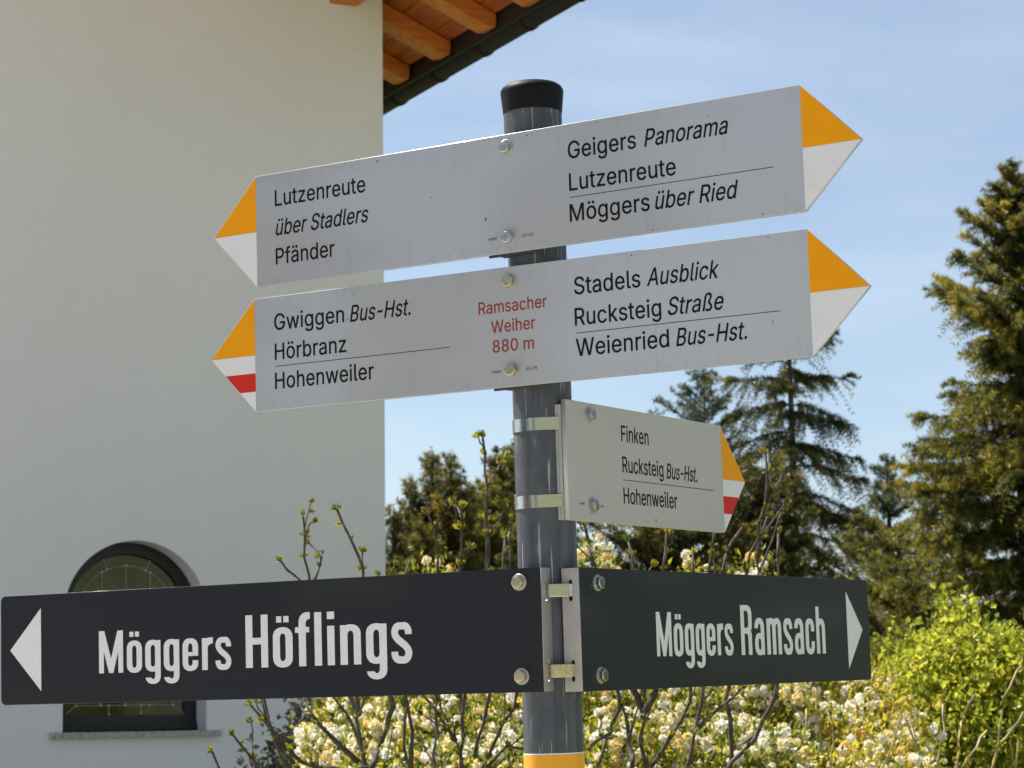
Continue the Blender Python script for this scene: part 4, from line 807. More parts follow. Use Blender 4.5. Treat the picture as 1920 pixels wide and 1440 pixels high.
BOLD = {'o':[410,[[[158,-9],[209,-12],[255,-9],[295,2],[329,18],[359,42],[383,73],[399,109],[408,150],[410,555],[401,618],[379,668],[345,705],[300,731],[245,745],[195,747],[150,743],[111,732],[77,714],[49,691],[26,659],[10,623],[2,582],[0,182],[8,118],[30,68],[62,32],[105,6]],[[191,108],[173,118],[162,132],[146,182],[145,536],[151,577],[164,607],[182,624],[209,629],[227,624],[245,608],[256,586],[263,555],[265,200],[258,155],[242,123],[218,107]]]],'ö':[410,[[[158,-9],[209,-12],[255,-9],[295,2],[329,18],[359,42],[383,73],[399,109],[408,150],[410,555],[401,618],[379,668],[345,705],[300,731],[245,745],[195,747],[150,743],[111,732],[77,714],[49,691],[26,659],[10,623],[2,582],[0,182],[8,118],[30,68],[62,32],[105,6]],[[191,108],[173,118],[162,132],[146,182],[145,536],[151,577],[164,607],[182,624],[209,629],[227,624],[245,608],[256,586],[263,555],[265,200],[258,155],[242,123],[218,107]],[[76,836],[184,836],[183,955],[77,955]],[[226,836],[334,836],[333,955],[227,955]]]],'n':[415,[[[0,5],[5,0],[141,0],[145,5],[146,550],[152,582],[166,609],[186,625],[209,629],[232,624],[250,607],[263,582],[269,550],[270,5],[273,0],[414,0],[412,591],[400,636],[377,677],[345,708],[309,729],[264,743],[214,747],[164,745],[118,735],[5,735],[0,732]]]],'h':[415,[[[0,5],[5,0],[141,0],[145,5],[146,550],[152,582],[166,609],[186,625],[209,629],[232,624],[250,607],[263,582],[269,550],[270,5],[277,0],[414,0],[415,5],[415,555],[406,618],[394,650],[373,682],[350,705],[318,725],[282,739],[245,745],[145,743],[145,995],[141,1000],[0,1000]]]],'m':[645,[[[0,5],[5,0],[141,0],[145,5],[146,550],[151,582],[163,609],[177,624],[195,629],[214,626],[232,610],[244,582],[249,550],[250,4],[255,0],[391,0],[395,5],[396,550],[401,582],[413,609],[427,624],[445,629],[464,626],[482,610],[494,582],[499,550],[500,4],[505,0],[641,0],[645,5],[644,577],[638,614],[625,650],[605,682],[582,706],[557,723],[527,736],[464,747],[386,741],[355,731],[323,713],[273,737],[218,747],[164,745],[114,735],[5,735],[0,732]]]],'i':[145,[[[0,5],[5,0],[141,0],[145,5],[145,727],[141,735],[5,735],[0,732]],[[0,864],[5,860],[141,860],[145,864],[145,995],[141,1000],[0,1000]]]],'l':[145,[[[0,5],[5,0],[141,0],[145,5],[145,995],[141,1000],[0,1000]]]],'H':[470,[[[0,5],[5,0],[141,0],[145,5],[145,438],[318,440],[325,436],[325,5],[327,0],[468,0],[468,1000],[327,1000],[325,995],[325,568],[318,565],[145,567],[145,995],[141,1000],[0,1000]]]],'f':[270,[[[55,5],[64,0],[195,0],[200,5],[200,627],[270,632],[270,732],[200,736],[200,809],[207,836],[223,856],[247,873],[287,886],[290,891],[290,1005],[286,1008],[232,1010],[186,1004],[145,988],[114,966],[82,927],[62,877],[56,832],[55,736],[-20,732],[-20,632],[55,627]]]],'r':[270,[[[0,5],[5,0],[141,0],[145,5],[147,518],[163,555],[190,582],[227,600],[282,610],[285,614],[285,741],[282,747],[205,749],[127,735],[5,735],[0,732]]]],'g':[410,[[[157,-282],[200,-285],[250,-282],[286,-274],[318,-261],[348,-241],[373,-215],[391,-185],[403,-150],[410,-82],[410,732],[405,735],[291,735],[250,744],[209,747],[164,745],[123,736],[82,717],[45,687],[21,650],[6,609],[0,555],[0,191],[5,145],[17,105],[51,55],[77,33],[105,18],[168,2],[223,0],[264,5],[265,0],[261,-114],[250,-145],[227,-168],[209,-173],[186,-170],[168,-156],[155,-135],[4,-136],[22,-191],[55,-234],[100,-265]],[[200,118],[182,123],[164,140],[153,164],[147,191],[145,527],[149,568],[160,600],[177,621],[205,629],[223,626],[241,614],[255,591],[263,559],[265,218],[260,173],[247,141],[227,123]]]],'e':[410,[[[158,-9],[209,-12],[255,-9],[295,2],[329,18],[359,42],[383,73],[399,109],[408,150],[410,232],[405,235],[268,235],[265,232],[263,177],[255,145],[241,121],[218,107],[195,107],[177,114],[162,132],[150,159],[145,200],[145,333],[410,336],[409,568],[405,605],[395,636],[372,677],[336,712],[295,733],[245,745],[195,747],[150,743],[111,732],[77,714],[49,691],[26,659],[10,623],[2,582],[0,182],[8,118],[30,68],[62,32],[105,6]],[[145,427],[145,541],[155,589],[166,609],[182,624],[200,629],[223,626],[245,608],[261,568],[265,427]]]],'c':[410,[[[158,-9],[209,-12],[255,-9],[295,2],[329,18],[359,42],[383,73],[399,109],[408,150],[410,264],[405,265],[266,264],[264,191],[259,158],[245,127],[223,109],[195,107],[177,114],[162,132],[150,159],[145,205],[145,536],[152,582],[168,612],[186,626],[209,629],[227,624],[245,608],[262,564],[265,473],[268,470],[410,473],[407,591],[399,627],[382,663],[356,695],[327,718],[291,735],[245,745],[195,747],[150,743],[111,732],[77,714],[49,691],[26,659],[10,623],[2,582],[0,182],[8,118],[30,68],[62,32],[105,6]]]],'a':[410,[[[158,-9],[227,-11],[291,0],[409,0],[410,5],[410,555],[404,609],[384,659],[350,701],[305,730],[245,745],[195,747],[150,743],[111,732],[77,714],[49,691],[26,659],[10,623],[2,582],[0,536],[141,535],[145,536],[152,582],[164,607],[182,624],[205,629],[223,626],[236,618],[250,601],[259,577],[265,536],[265,436],[214,440],[164,438],[123,429],[88,414],[56,391],[33,364],[16,332],[4,291],[0,250],[1,159],[8,118],[22,82],[45,48],[77,21],[114,2]],[[191,95],[168,110],[152,141],[145,182],[146,250],[152,286],[164,314],[182,330],[209,335],[236,324],[257,291],[264,250],[264,177],[257,136],[241,108],[218,94]]]],'s':[405,[[[151,-9],[255,-11],[291,-3],[318,9],[350,35],[375,68],[394,109],[404,150],[406,195],[401,232],[389,268],[369,305],[309,374],[181,477],[152,514],[138,545],[138,582],[155,611],[245,616],[256,609],[273,577],[275,523],[405,523],[402,605],[375,668],[352,700],[328,723],[300,738],[268,746],[145,744],[114,737],[86,725],[59,703],[36,673],[18,636],[7,595],[5,555],[10,514],[22,477],[45,436],[95,376],[229,268],[259,232],[272,205],[272,164],[259,132],[250,122],[214,120],[168,122],[150,127],[132,164],[132,210],[1,209],[0,164],[5,129],[19,91],[39,55],[63,27],[86,10],[118,-3]]]],'M':[660,[[[0,5],[5,0],[127,0],[130,5],[132,516],[273,0],[386,0],[390,5],[527,512],[530,5],[532,0],[659,0],[659,1000],[514,1000],[509,995],[332,342],[327,345],[150,999],[0,1000]]]],'R':[475,[[[0,5],[5,0],[141,0],[145,5],[145,427],[236,430],[268,418],[286,406],[300,390],[308,368],[310,5],[314,0],[455,0],[455,400],[445,441],[420,482],[455,527],[473,582],[474,836],[463,886],[439,927],[405,960],[359,984],[323,994],[277,999],[0,1000]],[[145,545],[145,883],[245,885],[282,878],[314,853],[329,814],[330,627],[323,593],[305,566],[273,549],[245,545]]]]}

# ---------------------------------------------------------------- the signpost
PX, PY, LX, LY, PR = 0.04432, 2.93995, -0.01857, -0.01242, 0.0368
AX = Vector((LX, LY, 1)).normalized()
POLE0 = Vector((PX, PY, CAM_Z))


def axis_frame(yaw, zc, tilt=0.0):
    """Local frame on the pole axis: x along the sign, y away from its face, z up the pole."""
    ud = Vector((math.cos(yaw), math.sin(yaw), 0))
    ud = (ud - AX * ud.dot(AX)).normalized()
    n = ud.cross(AX)
    if tilt:
        ud = (ud + AX * tilt).normalized()
        az = (-n).cross(ud) * -1
        az = ud.cross(-n)
    else:
        az = AX
    o = POLE0 + Vector((LX, LY, 1)) * zc
    y = -n
    return Matrix(((ud.x, y.x, az.x, o.x), (ud.y, y.y, az.y, o.y), (ud.z, y.z, az.z, o.z), (0, 0, 0, 1)))


def make_pole():
    base_z = -CAM_Z / AX.z
    fr = axis_frame(0.0, 0.0)
    root = empty('sign_pole', fr @ Matrix.Translation((0, 0, base_z)))
    tag(root, 'grey galvanised steel tube post with black end cap carrying the five signs', 'signpost')
    L = lambda z: z - base_z
    m = MB()
    m.lathe([(PR, -0.3), (PR, L(0.755))], 96)
    m.build('pole', MAT['pole'], root, smooth=40)
    m = MB()
    zb = L(0.7415)
    prof = [(0.0373, zb), (0.0374, zb + 0.0008), (0.0395, zb + 0.022), (0.0400, zb + 0.0265), (0.0397, zb + 0.0295), (0.0375, zb + 0.0335), (0.033, zb + 0.0368),
            (0.026, zb + 0.0388), (0.015, zb + 0.0400), (0.0001, zb + 0.0403)]
    m.lathe(prof, 96)
    m.build('end_cap', MAT['cap'], root, smooth=50)
    m = MB()
    m.lathe([(PR + 0.0004, L(-0.55)), (PR + 0.0004, L(-0.0590))], 96)
    m.build('yellow_band', MAT['pole_band'], root, smooth=40)
    m = MB()
    m.lathe([(PR + 0.0003, L(-0.0588)), (PR + 0.0003, L(-0.0572))], 96)
    m.build('white_band_edge', MAT['white'], root, smooth=40)


make_pole()


def text_outlines(runs, cap):
    """Sign-writer's grotesque set on a baseline; outlines with the left edge of the ink at 0, and the ink width."""
    k = cap / 519.5
    x = 0
    out = []
    for body, italic in runs:
        sl = 0.20 if italic else 0.0
        for ch in body:
            adv, spl = GLYPH[ch]
            out += [[((x + a + sl * b) * k, (b + 5.5) * k) for a, b in s] for s in spl]
            x += adv
    lo = min(q[0] for P in out for q in P)
    hi = max(q[0] for P in out for q in P)
    return [[(a - lo, b) for a, b in P] for P in out], hi - lo


def set_text(parent, name, runs, u0, u1, zb, cap, y, material):
    outl, w = text_outlines(runs, cap)
    s = (u1 - u0) / w
    outl = [[(a * s + u0, b + zb) for a, b in P] for P in outl]
    o = link_mesh(name, curve_mesh(outl, 0.0005), material, parent)
    o.location.y = y - 0.0003
    return o


def set_bold(parent, name, body, u0, u1, zb, cap, y, material):
    x, out = 0.0, []
    round_ = 'oöegcs'
    for i, ch in enumerate(body):
        w, spl = BOLD[ch]
        if i:
            p = body[i - 1]
            x += (88 if p in round_ or p == 'r' else 116) * 0.5 + (88 if ch in round_ else (60 if ch == 'f' else 116)) * 0.5 + (0 if p not in 'rf' else -8)
        out += [[((x + a), b) for a, b in s] for s in spl]
        x += w
    lo = min(a for s in out for a, b in s)
    hi = max(a for s in out for a, b in s)
    k = (u1 - u0) / (hi - lo)
    out = [[(u0 + (a - lo) * k, zb + b * cap / 1000.0) for a, b in s] for s in out]
    o = link_mesh(name, curve_mesh(out, 0.0005), material, parent)
    o.location.y = y - 0.0003
    return o


def film(parent, name, outline, y, material):
    o = link_mesh(name, curve_mesh([outline], 0.0004), material, parent)
    o.location.y = y - 0.0002
    return o


def rule(parent, u0, u1, z, y):
    return film(parent, 'rule_line', [(u0, z - 0.0004), (u1, z - 0.0004), (u1, z + 0.0004), (u0, z + 0.0004)], y, MAT['black_ink'])


def bolt(parent, u, z, y, material, turn=0.0, stamped=False):
    M = Matrix.Translation((u, y, z)) @ Matrix.Rotation(math.pi / 2, 4, 'X')
    m = MB()
    m.lathe([(0.0102, 0.0), (0.0102, 0.0012), (0.0098, 0.0016)], 40, M)
    wsh = None
    hexr = 0.0083
    prof = [(hexr, 0.0017), (hexr, 0.0070)]
    h = MB()
    h.lathe(prof, 6, M @ Matrix.Rotation(turn, 4, 'Z'))
    h.lathe([(0.0069, 0.00702), (0.0064, 0.0075), (0.0030, 0.0076), (0.0001, 0.0075)], 30, M)
    if stamped:
        for k in range(7):
            a = 2 * math.pi * k / 7 + turn
            h.box(-0.0004, 0.0004, -0.0009, 0.0009, 0.0072, 0.0080, M @ Matrix.Rotation(a, 4, 'Z') @ Matrix.Translation((0.0042, 0, 0)))
    o = h.build('bolt', material, parent, bevel=0.0004)
    m.build('washer', MAT['alu'], o, smooth=40)
    return o


def specks(parent, y, pts):
    for u, z, a, b in pts:
        n = 7
        m = MB()
        P = [(u + a * math.cos(2 * math.pi * k / n) * random.uniform(0.7, 1.2), z + b * math.sin(2 * math.pi * k / n) * random.uniform(0.7, 1.2)) for k in range(n)]
        m.prism(P, y - 0.0004, y + 0.0002)
        m.build('dirt_speck', MAT['dirt'], parent)


H2 = 0.075


def arrow_sign(label, yaw, off, zc, ul, ur, tl, tr, red_left, bolts_at, bolt_mat, stamped):
    root = empty('direction_sign', axis_frame(yaw, zc))
    tag(root, label, 'direction sign', 'silver walking route signs')
    y = -off
    P = [(ul, -H2), (ur, -H2), (ur + tr, 0), (ur, H2), (ul, H2), (ul - tl, 0)]
    pl = link_mesh('panel', curve_mesh([P], 0.004, 0.0005), MAT['silver'], root)
    pl.location.y = y
    e = 0.0007
    film(root, 'orange_field', [(ur, e * 0.3), (ur + tr - 2 * e, e * 0.3), (ur, H2 - 1.5 * e)], y, MAT['orange'])
    film(root, 'white_field', [(ur, -H2 + 1.5 * e), (ur + tr - 2 * e, -e * 0.3), (ur, -e * 0.3)], y, MAT['white'])
    film(root, 'orange_field', [(ul, e * 0.3), (ul, H2 - 1.5 * e), (ul - tl + 2 * e, e * 0.3)], y, MAT['orange'])
    if red_left:
        f = lambda z: ul - (tl - 2 * e) * (1 + z / H2)
        z1, z2 = -0.0238, -0.0480
        film(root, 'white_field', [(ul, -e * 0.3), (ul - tl + 2 * e, -e * 0.3), (f(z1), z1 + 0.0001), (ul, z1 + 0.0001)], y, MAT['white'])
        film(root, 'red_stripe', [(ul, z1), (f(z1), z1), (f(z2), z2), (ul, z2)], y, MAT['red'])
        film(root, 'white_field', [(ul, z2 - 0.0001), (f(z2), z2 - 0.0001), (ul, -H2 + 1.5 * e)], y, MAT['white'])
    else:
        film(root, 'white_field', [(ul, -e * 0.3), (ul - tl + 2 * e, -e * 0.3), (ul, -H2 + 1.5 * e)], y, MAT['white'])
    for i, (u, z) in enumerate(bolts_at):
        bolt(root, u, z, y, bolt_mat, 0.4 + 0.5 * i, stamped)
    m = MB()
    m.prism([(-0.044, -0.0775), (0.030, -0.0775), (0.030, 0.072), (-0.044, 0.072)], y + 0.0042, y + 0.0082)
    m.prism([(-0.030, -0.0772), (0.016, -0.0772), (0.016, 0.071), (-0.030, 0.071)], y + 0.0084, y + 0.020)
    m.build('mounting_bracket', MAT['dark_bracket'], root, bevel=0.0006)
    return root, y


def make_signs():
    cap = 0.0217
    # --- upper double arrow
    r, y = arrow_sign('upper silver double-arrow walking sign listing Lutzenreute, Pfänder and Geigers Panorama', -0.5451, 0.04928, 0.63278, -0.40204, 0.38951, 0.0716, 0.0743,
                      False, [(-0.0114, 0.0581), (-0.0120, -0.0555)], MAT['steel'], True)
    B = MAT['black_ink']
    set_text(r, 'lettering', [('Lutzenreute', 0)], -0.3707, -0.2252, 0.0305, cap, y, B)
    set_text(r, 'lettering', [('über Stadlers', 1)], -0.3701, -0.2213, -0.0090, cap, y, B)
    set_text(r, 'lettering', [('Pfänder', 0)], -0.3710, -0.2760, -0.0477, cap, y, B)
    set_text(r, 'lettering', [('Geigers', 0)], 0.0772, 0.1720, 0.0310, cap, y, B)
    set_text(r, 'lettering', [('Panorama', 1)], 0.1832, 0.2955, 0.0308, cap, y, B)
    set_text(r, 'lettering', [('Lutzenreute', 0)], 0.0774, 0.2242, -0.0090, cap, y, B)
    set_text(r, 'lettering', [('Möggers', 0)], 0.0768, 0.1874, -0.0473, cap, y, B)
    set_text(r, 'lettering', [('über Ried', 1)], 0.1947, 0.3052, -0.0475, cap, y, B)
    rule(r, 0.0780, 0.3512, -0.0171, y)
    set_text(r, 'lettering', [('VWW', 0)], -0.0413, -0.0286, -0.0569, 0.0038, y, MAT['grey_ink'])
    set_text(r, 'lettering', [('60 28', 0)], 0.0082, 0.0234, -0.0577, 0.0039, y, MAT['grey_ink'])
    specks(r, y, [(-0.124, 0.010, .0009, .0009), (-0.047, -0.004, .0007, .0007), (-0.044, -0.0285, .0010, .0030), (0.02, 0.069, .001, .0006), (0.12, 0.071, .0012, .0005),
                  (0.27, 0.055, .0008, .0007), (0.335, -0.071, .0012, .0007), (0.19, -0.0715, .001, .0007), (-0.205, 0.068, .0012, .0012)])
    # --- lower double arrow
    r, y = arrow_sign('lower silver double-arrow walking sign with red stripe and red Ramsacher Weiher lettering', -0.50881, 0.0482, 0.46565, -0.3998, 0.38211, 0.0713, 0.0743,
                      True, [(-0.0145, 0.0567), (-0.0146, -0.0545)], MAT['brass_steel'], False)
    set_text(r, 'lettering', [('Gwiggen', 0)], -0.3685, -0.2594, 0.0300, cap, y, B)
    set_text(r, 'lettering', [('Bus-Hst.', 1)], -0.2505, -0.1590, 0.0292, cap, y, B)
    set_text(r, 'lettering', [('Hörbranz', 0)], -0.3685, -0.2572, -0.0090, cap, y, B)
    set_text(r, 'lettering', [('Hohenweiler', 0)], -0.3690, -0.2162, -0.0475, cap, y, B)
    rule(r, -0.3683, -0.1026, -0.0175, y)
    for body, u0, u1, z in (('Ramsacher', -0.0597, 0.0370, 0.0190), ('Weiher', -0.0424, 0.0198, -0.0059), ('880 m', -0.0411, 0.0170, -0.0306)):
        set_text(r, 'lettering', [(body, 0)], u0, u1, z, 0.0155, y, MAT['red_ink'])
    set_text(r, 'lettering', [('Stadels', 0)], 0.0754, 0.1652, 0.0300, cap, y, B)
    set_text(r, 'lettering', [('Ausblick', 1)], 0.1738, 0.2690, 0.0300, cap, y, B)
    set_text(r, 'lettering', [('Rucksteig', 0)], 0.0748, 0.1914, -0.0082, cap, y, B)
    set_text(r, 'lettering', [('Straße', 1)], 0.2002, 0.2730, -0.0081, cap, y, B)
    set_text(r, 'lettering', [('Weienried', 0)], 0.0751, 0.2002, -0.0460, cap, y, B)
    set_text(r, 'lettering', [('Bus-Hst.', 1)], 0.2092, 0.3008, -0.0463, cap, y, B)
    rule(r, 0.0760, 0.3440, -0.01725, y)
    set_text(r, 'lettering', [('VWW', 0)], -0.0442, -0.0304, -0.0568, 0.0039, y, MAT['grey_ink'])
    set_text(r, 'lettering', [('60.28', 0)], 0.0054, 0.0203, -0.0565, 0.0041, y, MAT['grey_ink'])
    specks(r, y, [(-0.2545, 0.0330, .0007, .0016), (0.334, -0.029, .0009, .0009), (0.155, 0.07, .0009, .0007), (0.333, 0.0705, .0012, .0006), (-0.165, -0.038, .0007, .0007)])
    # --- short single arrow
    yaw, off, zc = 1.04444, 0.0438, 0.2987
    root = empty('direction_sign', axis_frame(yaw, zc))
    tag(root, 'short silver single-arrow walking sign to Finken, strapped to the right of the post', 'direction sign', 'silver walking route signs')
    U = lambda u: -0.0206 + (u + 0.00327) * 0.9932
    ul, ur, tr, h = U(-0.00327), U(0.44601), 0.0753, 0.0745
    y = -off
    pl = link_mesh('panel', curve_mesh([[(ul, -h), (ur, -h), (ur + tr, 0), (ur, h), (ul, h)]], 0.0062, 0.0008), MAT['silver_clean'], root)
    pl.location.y = y
    e = 0.0007
    film(root, 'orange_field', [(ur, e * 0.3), (ur + tr - 2 * e, e * 0.3), (ur, h - 1.5 * e - 0.002)], y, MAT['orange'])
    f = lambda z: ur + (tr - 2 * e) * (1 + z / h)
    z1, z2 = -0.0235, -0.0480
    film(root, 'white_field', [(ur, -e * 0.3), (ur + tr - 2 * e, -e * 0.3), (f(z1), z1 + 0.0001), (ur, z1 + 0.0001)], y, MAT['white'])
    film(root, 'red_stripe', [(ur, z1), (f(z1), z1), (f(z2), z2), (ur, z2)], y, MAT['red'])
    film(root, 'white_field', [(ur, z2 - 0.0001), (f(z2), z2 - 0.0001), (ur, -h + 1.5 * e)], y, MAT['white'])
    set_text(root, 'lettering', [('Finken', 0)], U(0.1438), U(0.2212), 0.0320, 0.0206, y, B)
    set_text(root, 'lettering', [('Rucksteig', 0)], U(0.1440), U(0.2614), -0.0078, 0.0206, y, B)
    set_text(root, 'lettering', [('Bus-Hst.', 1)], U(0.2705), U(0.3640), -0.0088, 0.0206, y, B)
    set_text(root, 'lettering', [('Hohenweiler', 0)], U(0.1442), U(0.2992), -0.0477, 0.0206, y, B)
    rule(root, U(0.1459), U(0.4165), -0.0174, y)
    set_text(root, 'lettering', [('VWW', 0)], U(0.0243), U(0.0379), -0.0544, 0.0026, y, MAT['grey_ink'])
    set_text(root, 'lettering', [('28', 0)], U(0.0812), U(0.0880), -0.0554, 0.0026, y, MAT['grey_ink'])
    for i, z in enumerate((0.0594, -0.0545)):
        bolt(root, U(0.0580), z, y, MAT['steel'], 0.25 + 0.3 * i, True)
    m = MB()
    m.box(ul - 0.0012, ul + 0.040, y + 0.0064, y + 0.0110, -h + 0.0005, h - 0.006)
    m.box(ul - 0.0012, ul + 0.0020, y + 0.0111, y + 0.020, -h + 0.0005, h - 0.006)
    m.build('mounting_bracket', MAT['alu'], root, bevel=0.0006)
    specks(root, y, [(0.215, -0.066, .0006, .0028)])
    for zc_ in (0.0450, -0.0503):
        band(root, 'clamp_band', [(ul - 0.0016, y + 0.0085)], zc_, 0.0158)
    # --- dark street signs
    for (label, yaw, off, zc, t, kind) in (
            ('long dark grey street sign pointing left to Möggers Höflings', -0.52367, 0.05396, 0.09196, -0.00273, 'L'),
            ('long dark grey street sign pointing right to Möggers Ramsach', 1.00975, 0.05829, 0.09061, -0.00124, 'R')):
        root = empty('street_sign', axis_frame(yaw, zc, t))
        tag(root, label, 'street sign', 'dark street name signs')
        y = -off
        ul, ur = (-0.84239, 0.01982) if kind == 'L' else (-0.02383, 0.83471)
        rr = 0.008

        def corner(cx_, cz, a0):
            return [(cx_ + rr * math.cos(math.radians(a0 + 15 * k)), cz + rr * math.sin(math.radians(a0 + 15 * k))) for k in range(7)]
        if kind == 'L':
            P = corner(ul + rr, H2 - rr, 90) + corner(ul + rr, -H2 + rr, 180) + [(ur, -H2), (ur, H2)]
            P = P
        else:
            P = corner(ur - rr, -H2 + rr, 270) + corner(ur - rr, H2 - rr, 0) + [(ul, H2), (ul, -H2)]
        pl = link_mesh('panel', curve_mesh([P], 0.003, 0.0004), MAT['anthracite'], root)
        pl.location.y = y
        if kind == 'L':
            film(root, 'arrow_mark', [(-0.8252, -0.0003), (-0.7697, -0.0572), (-0.7697, 0.0564)], y, MAT['white_letter'])
            set_bold(root, 'lettering', 'Möggers', -0.6676, -0.4464, -0.0356, 0.0566, y, MAT['white_letter'])
            set_bold(root, 'lettering', 'Höflings', -0.4228, -0.1669, -0.0348, 0.0680, y, MAT['white_letter'])
            bl = [(-0.0104, 0.0580), (-0.0105, -0.0557)]
            specks(root, y, [(-0.345, 0.062, .0004, .004)])
        else:
            film(root, 'arrow_mark', [(0.7545, -0.0580), (0.8094, -0.0003), (0.7545, 0.0570)], y, MAT['white_letter'])
            set_bold(root, 'lettering', 'Möggers', 0.1655, 0.3802, -0.0343, 0.0566, y, MAT['white_letter'])
            set_bold(root, 'lettering', 'Ramsach', 0.4043, 0.6753, -0.0346, 0.0680, y, MAT['white_letter'])
            bl = [(0.0195, 0.0568), (0.0198, -0.0559)]
        for i, (u, z) in enumerate(bl):
            bolt(root, u, z, y, MAT['brass_steel'] if kind == 'L' else MAT['steel'], 0.2 + 0.35 * i, kind == 'L')
        # bent aluminium bracket: flange with two slots turned back towards the post
        FW = 0.0245
        slots = []
        for zc_ in (0.0475, -0.0495):
            S = []
            for k in range(9):
                a = math.pi * k / 8
                S.append((0.0125 + 0.0026 * math.cos(a), zc_ + 0.0105 + 0.0026 * math.sin(a)))
            for k in range(9):
                a = math.pi + math.pi * k / 8
                S.append((0.0125 + 0.0026 * math.cos(a), zc_ - 0.0105 + 0.0026 * math.sin(a)))
            slots.append(S)
        hz = H2 - 0.0004
        me = curve_mesh([[(0.0, -hz), (FW, -hz), (FW, hz), (0.0, hz)]] + slots, 0.003, 0.0003)
        fl = link_mesh('flange', me, MAT['alu'], root)
        if kind == 'L':
            # front of the flange looks along +x; its own x runs back from the face
            fl.matrix_local = Matrix(((0, -1, 0, ur + 0.0003), (1, 0, 0, y + 0.0001), (0, 0, 1, 0), (0, 0, 0, 1)))
        else:
            fl.matrix_local = Matrix(((0, 1, 0, ul - 0.0003), (1, 0, 0, y + 0.0001), (0, 0, 1, 0), (0, 0, 0, 1)))
        m = MB()
        s = -1 if kind == 'L' else 1
        xa, xb = (ur - 0.06, ur - 0.004) if kind == 'L' else (ul + 0.004, ul + 0.06)
        m.box(xa, xb, y + 0.0032, y + 0.0062, -hz, hz)
        m.build('mounting_bracket', MAT['alu'], root, bevel=0.0004)


def hull2(P):
    P = sorted(set((round(a, 6), round(b, 6)) for a, b in P))

    def half(Q):
        out = []
        for p in Q:
            while len(out) > 1 and (out[-1][0] - out[-2][0]) * (p[1] - out[-2][1]) - (out[-1][1] - out[-2][1]) * (p[0] - out[-2][0]) <= 0:
                out.pop()
            out.append(p)
        return out
    a, b = half(P), half(P[::-1])
    return a[:-1] + b[:-1]


def band_mesh(extra, zc, hgt, th=0.0009, name='clamp_band', material=None, parent=None):
    circ = [((PR + 0.0004) * math.cos(2 * math.pi * k / 72), (PR + 0.0004) * math.sin(2 * math.pi * k / 72)) for k in range(72)]
    Hh = hull2(circ + list(extra))
    cxm = sum(p[0] for p in Hh) / len(Hh)
    cym = sum(p[1] for p in Hh) / len(Hh)
    n = len(Hh)
    out = []
    for i in range(n):
        p0, p1, p2 = Hh[i - 1], Hh[i], Hh[(i + 1) % n]
        t = Vector((p2[0] - p0[0], p2[1] - p0[1], 0)).normalized()
        out.append((p1[0] + t.y * th, p1[1] - t.x * th))
    m = MB()
    vs = [(x, y_, zc - hgt / 2) for x, y_ in Hh] + [(x, y_, zc + hgt / 2) for x, y_ in Hh] + [(x, y_, zc - hgt / 2) for x, y_ in out] + [(x, y_, zc + hgt / 2) for x, y_ in out]
    fs = []
    for i in range(n):
        j = (i + 1) % n
        fs += [(2 * n + i, 2 * n + j, 3 * n + j, 3 * n + i), (j, i, n + i, n + j), (n + i, 3 * n + i, 3 * n + j, n + j), (i, j, 2 * n + j, 2 * n + i)]
    m.add(vs, fs)
    return m.build(name, material or MAT['steel'], parent, smooth=30)


def band(parent, name, extra, zc, hgt):
    return band_mesh(extra, zc, hgt, 0.0009, name, MAT['steel'], parent)


make_signs()


def make_straps():
    for zc, label, mat in ((0.1385, 'upper bright steel strap lock between the two dark street signs', MAT['steel']),
                           (0.0415, 'lower yellowish steel strap lock between the two dark street signs', MAT['brass_steel'])):
        fr = axis_frame(0.0, zc)
        root = empty('strap_clamp', fr)
        tag(root, label, 'strap clamp', 'strap clamps of the dark street signs')
        inv = fr.inverted()
        L = axis_frame(-0.52367, 0.09196, -0.00273)
        Rr = axis_frame(1.00975, 0.09061, -0.00124)
        pl = inv @ (L @ Vector((0.01982 + 0.0036, -0.05396 + 0.0128, 0)))
        pr = inv @ (Rr @ Vector((-0.02383 - 0.0036, -0.05829 + 0.0122, 0)))
        d = Vector((pr.x - pl.x, pr.y - pl.y, 0))
        Lx = d.length
        d.normalize()
        q0 = (pl.x, pl.y)
        q1 = (pr.x, pr.y)
        band_mesh([q0, q1], 0.0, 0.0150, 0.0008, 'strap', mat, root)
        ang = math.atan2(d.y, d.x)
        M = Matrix.Translation((pl.x, pl.y, 0)) @ Matrix.Rotation(ang, 4, 'Z')
        m = MB()
        m.box(0.0005, Lx - 0.0005, -0.0034, -0.0010, -0.0080, 0.0080, M)
        m.build('buckle', mat, root, bevel=0.0007)
        m = MB()
        m.box(0.0020, Lx * 0.62, -0.0042, -0.0036, -0.0062, 0.0060, M)
        m.build('folded_end', mat, root, bevel=0.0003)


make_straps()


# ---------------------------------------------------------------- trees
def unit(v):
    return v / (np.linalg.norm(v, axis=-1, keepdims=True) + 1e-9)


def needles(P, D, length, width, per, g, spread=1.0):
    """Short flat needle tufts around points P with shoot directions D -> triangles."""
    n = len(P)
    P = np.repeat(P, per, 0)
    D = np.repeat(D, per, 0)
    R = unit(g.normal(size=P.shape))
    R = unit(R - D * np.sum(R * D, 1, keepdims=True))
    dirn = unit(D * g.uniform(0.25, 1.0, (len(P), 1)) + R * spread)
    side = unit(np.cross(dirn, g.normal(size=P.shape)))
    L = length * g.uniform(0.65, 1.25, (len(P), 1))
    Wd = width * g.uniform(0.7, 1.3, (len(P), 1))
    base = P + R * (width * 0.3)
    return np.stack([base - side * Wd / 2, base + side * Wd / 2, base + dirn * L], 1)


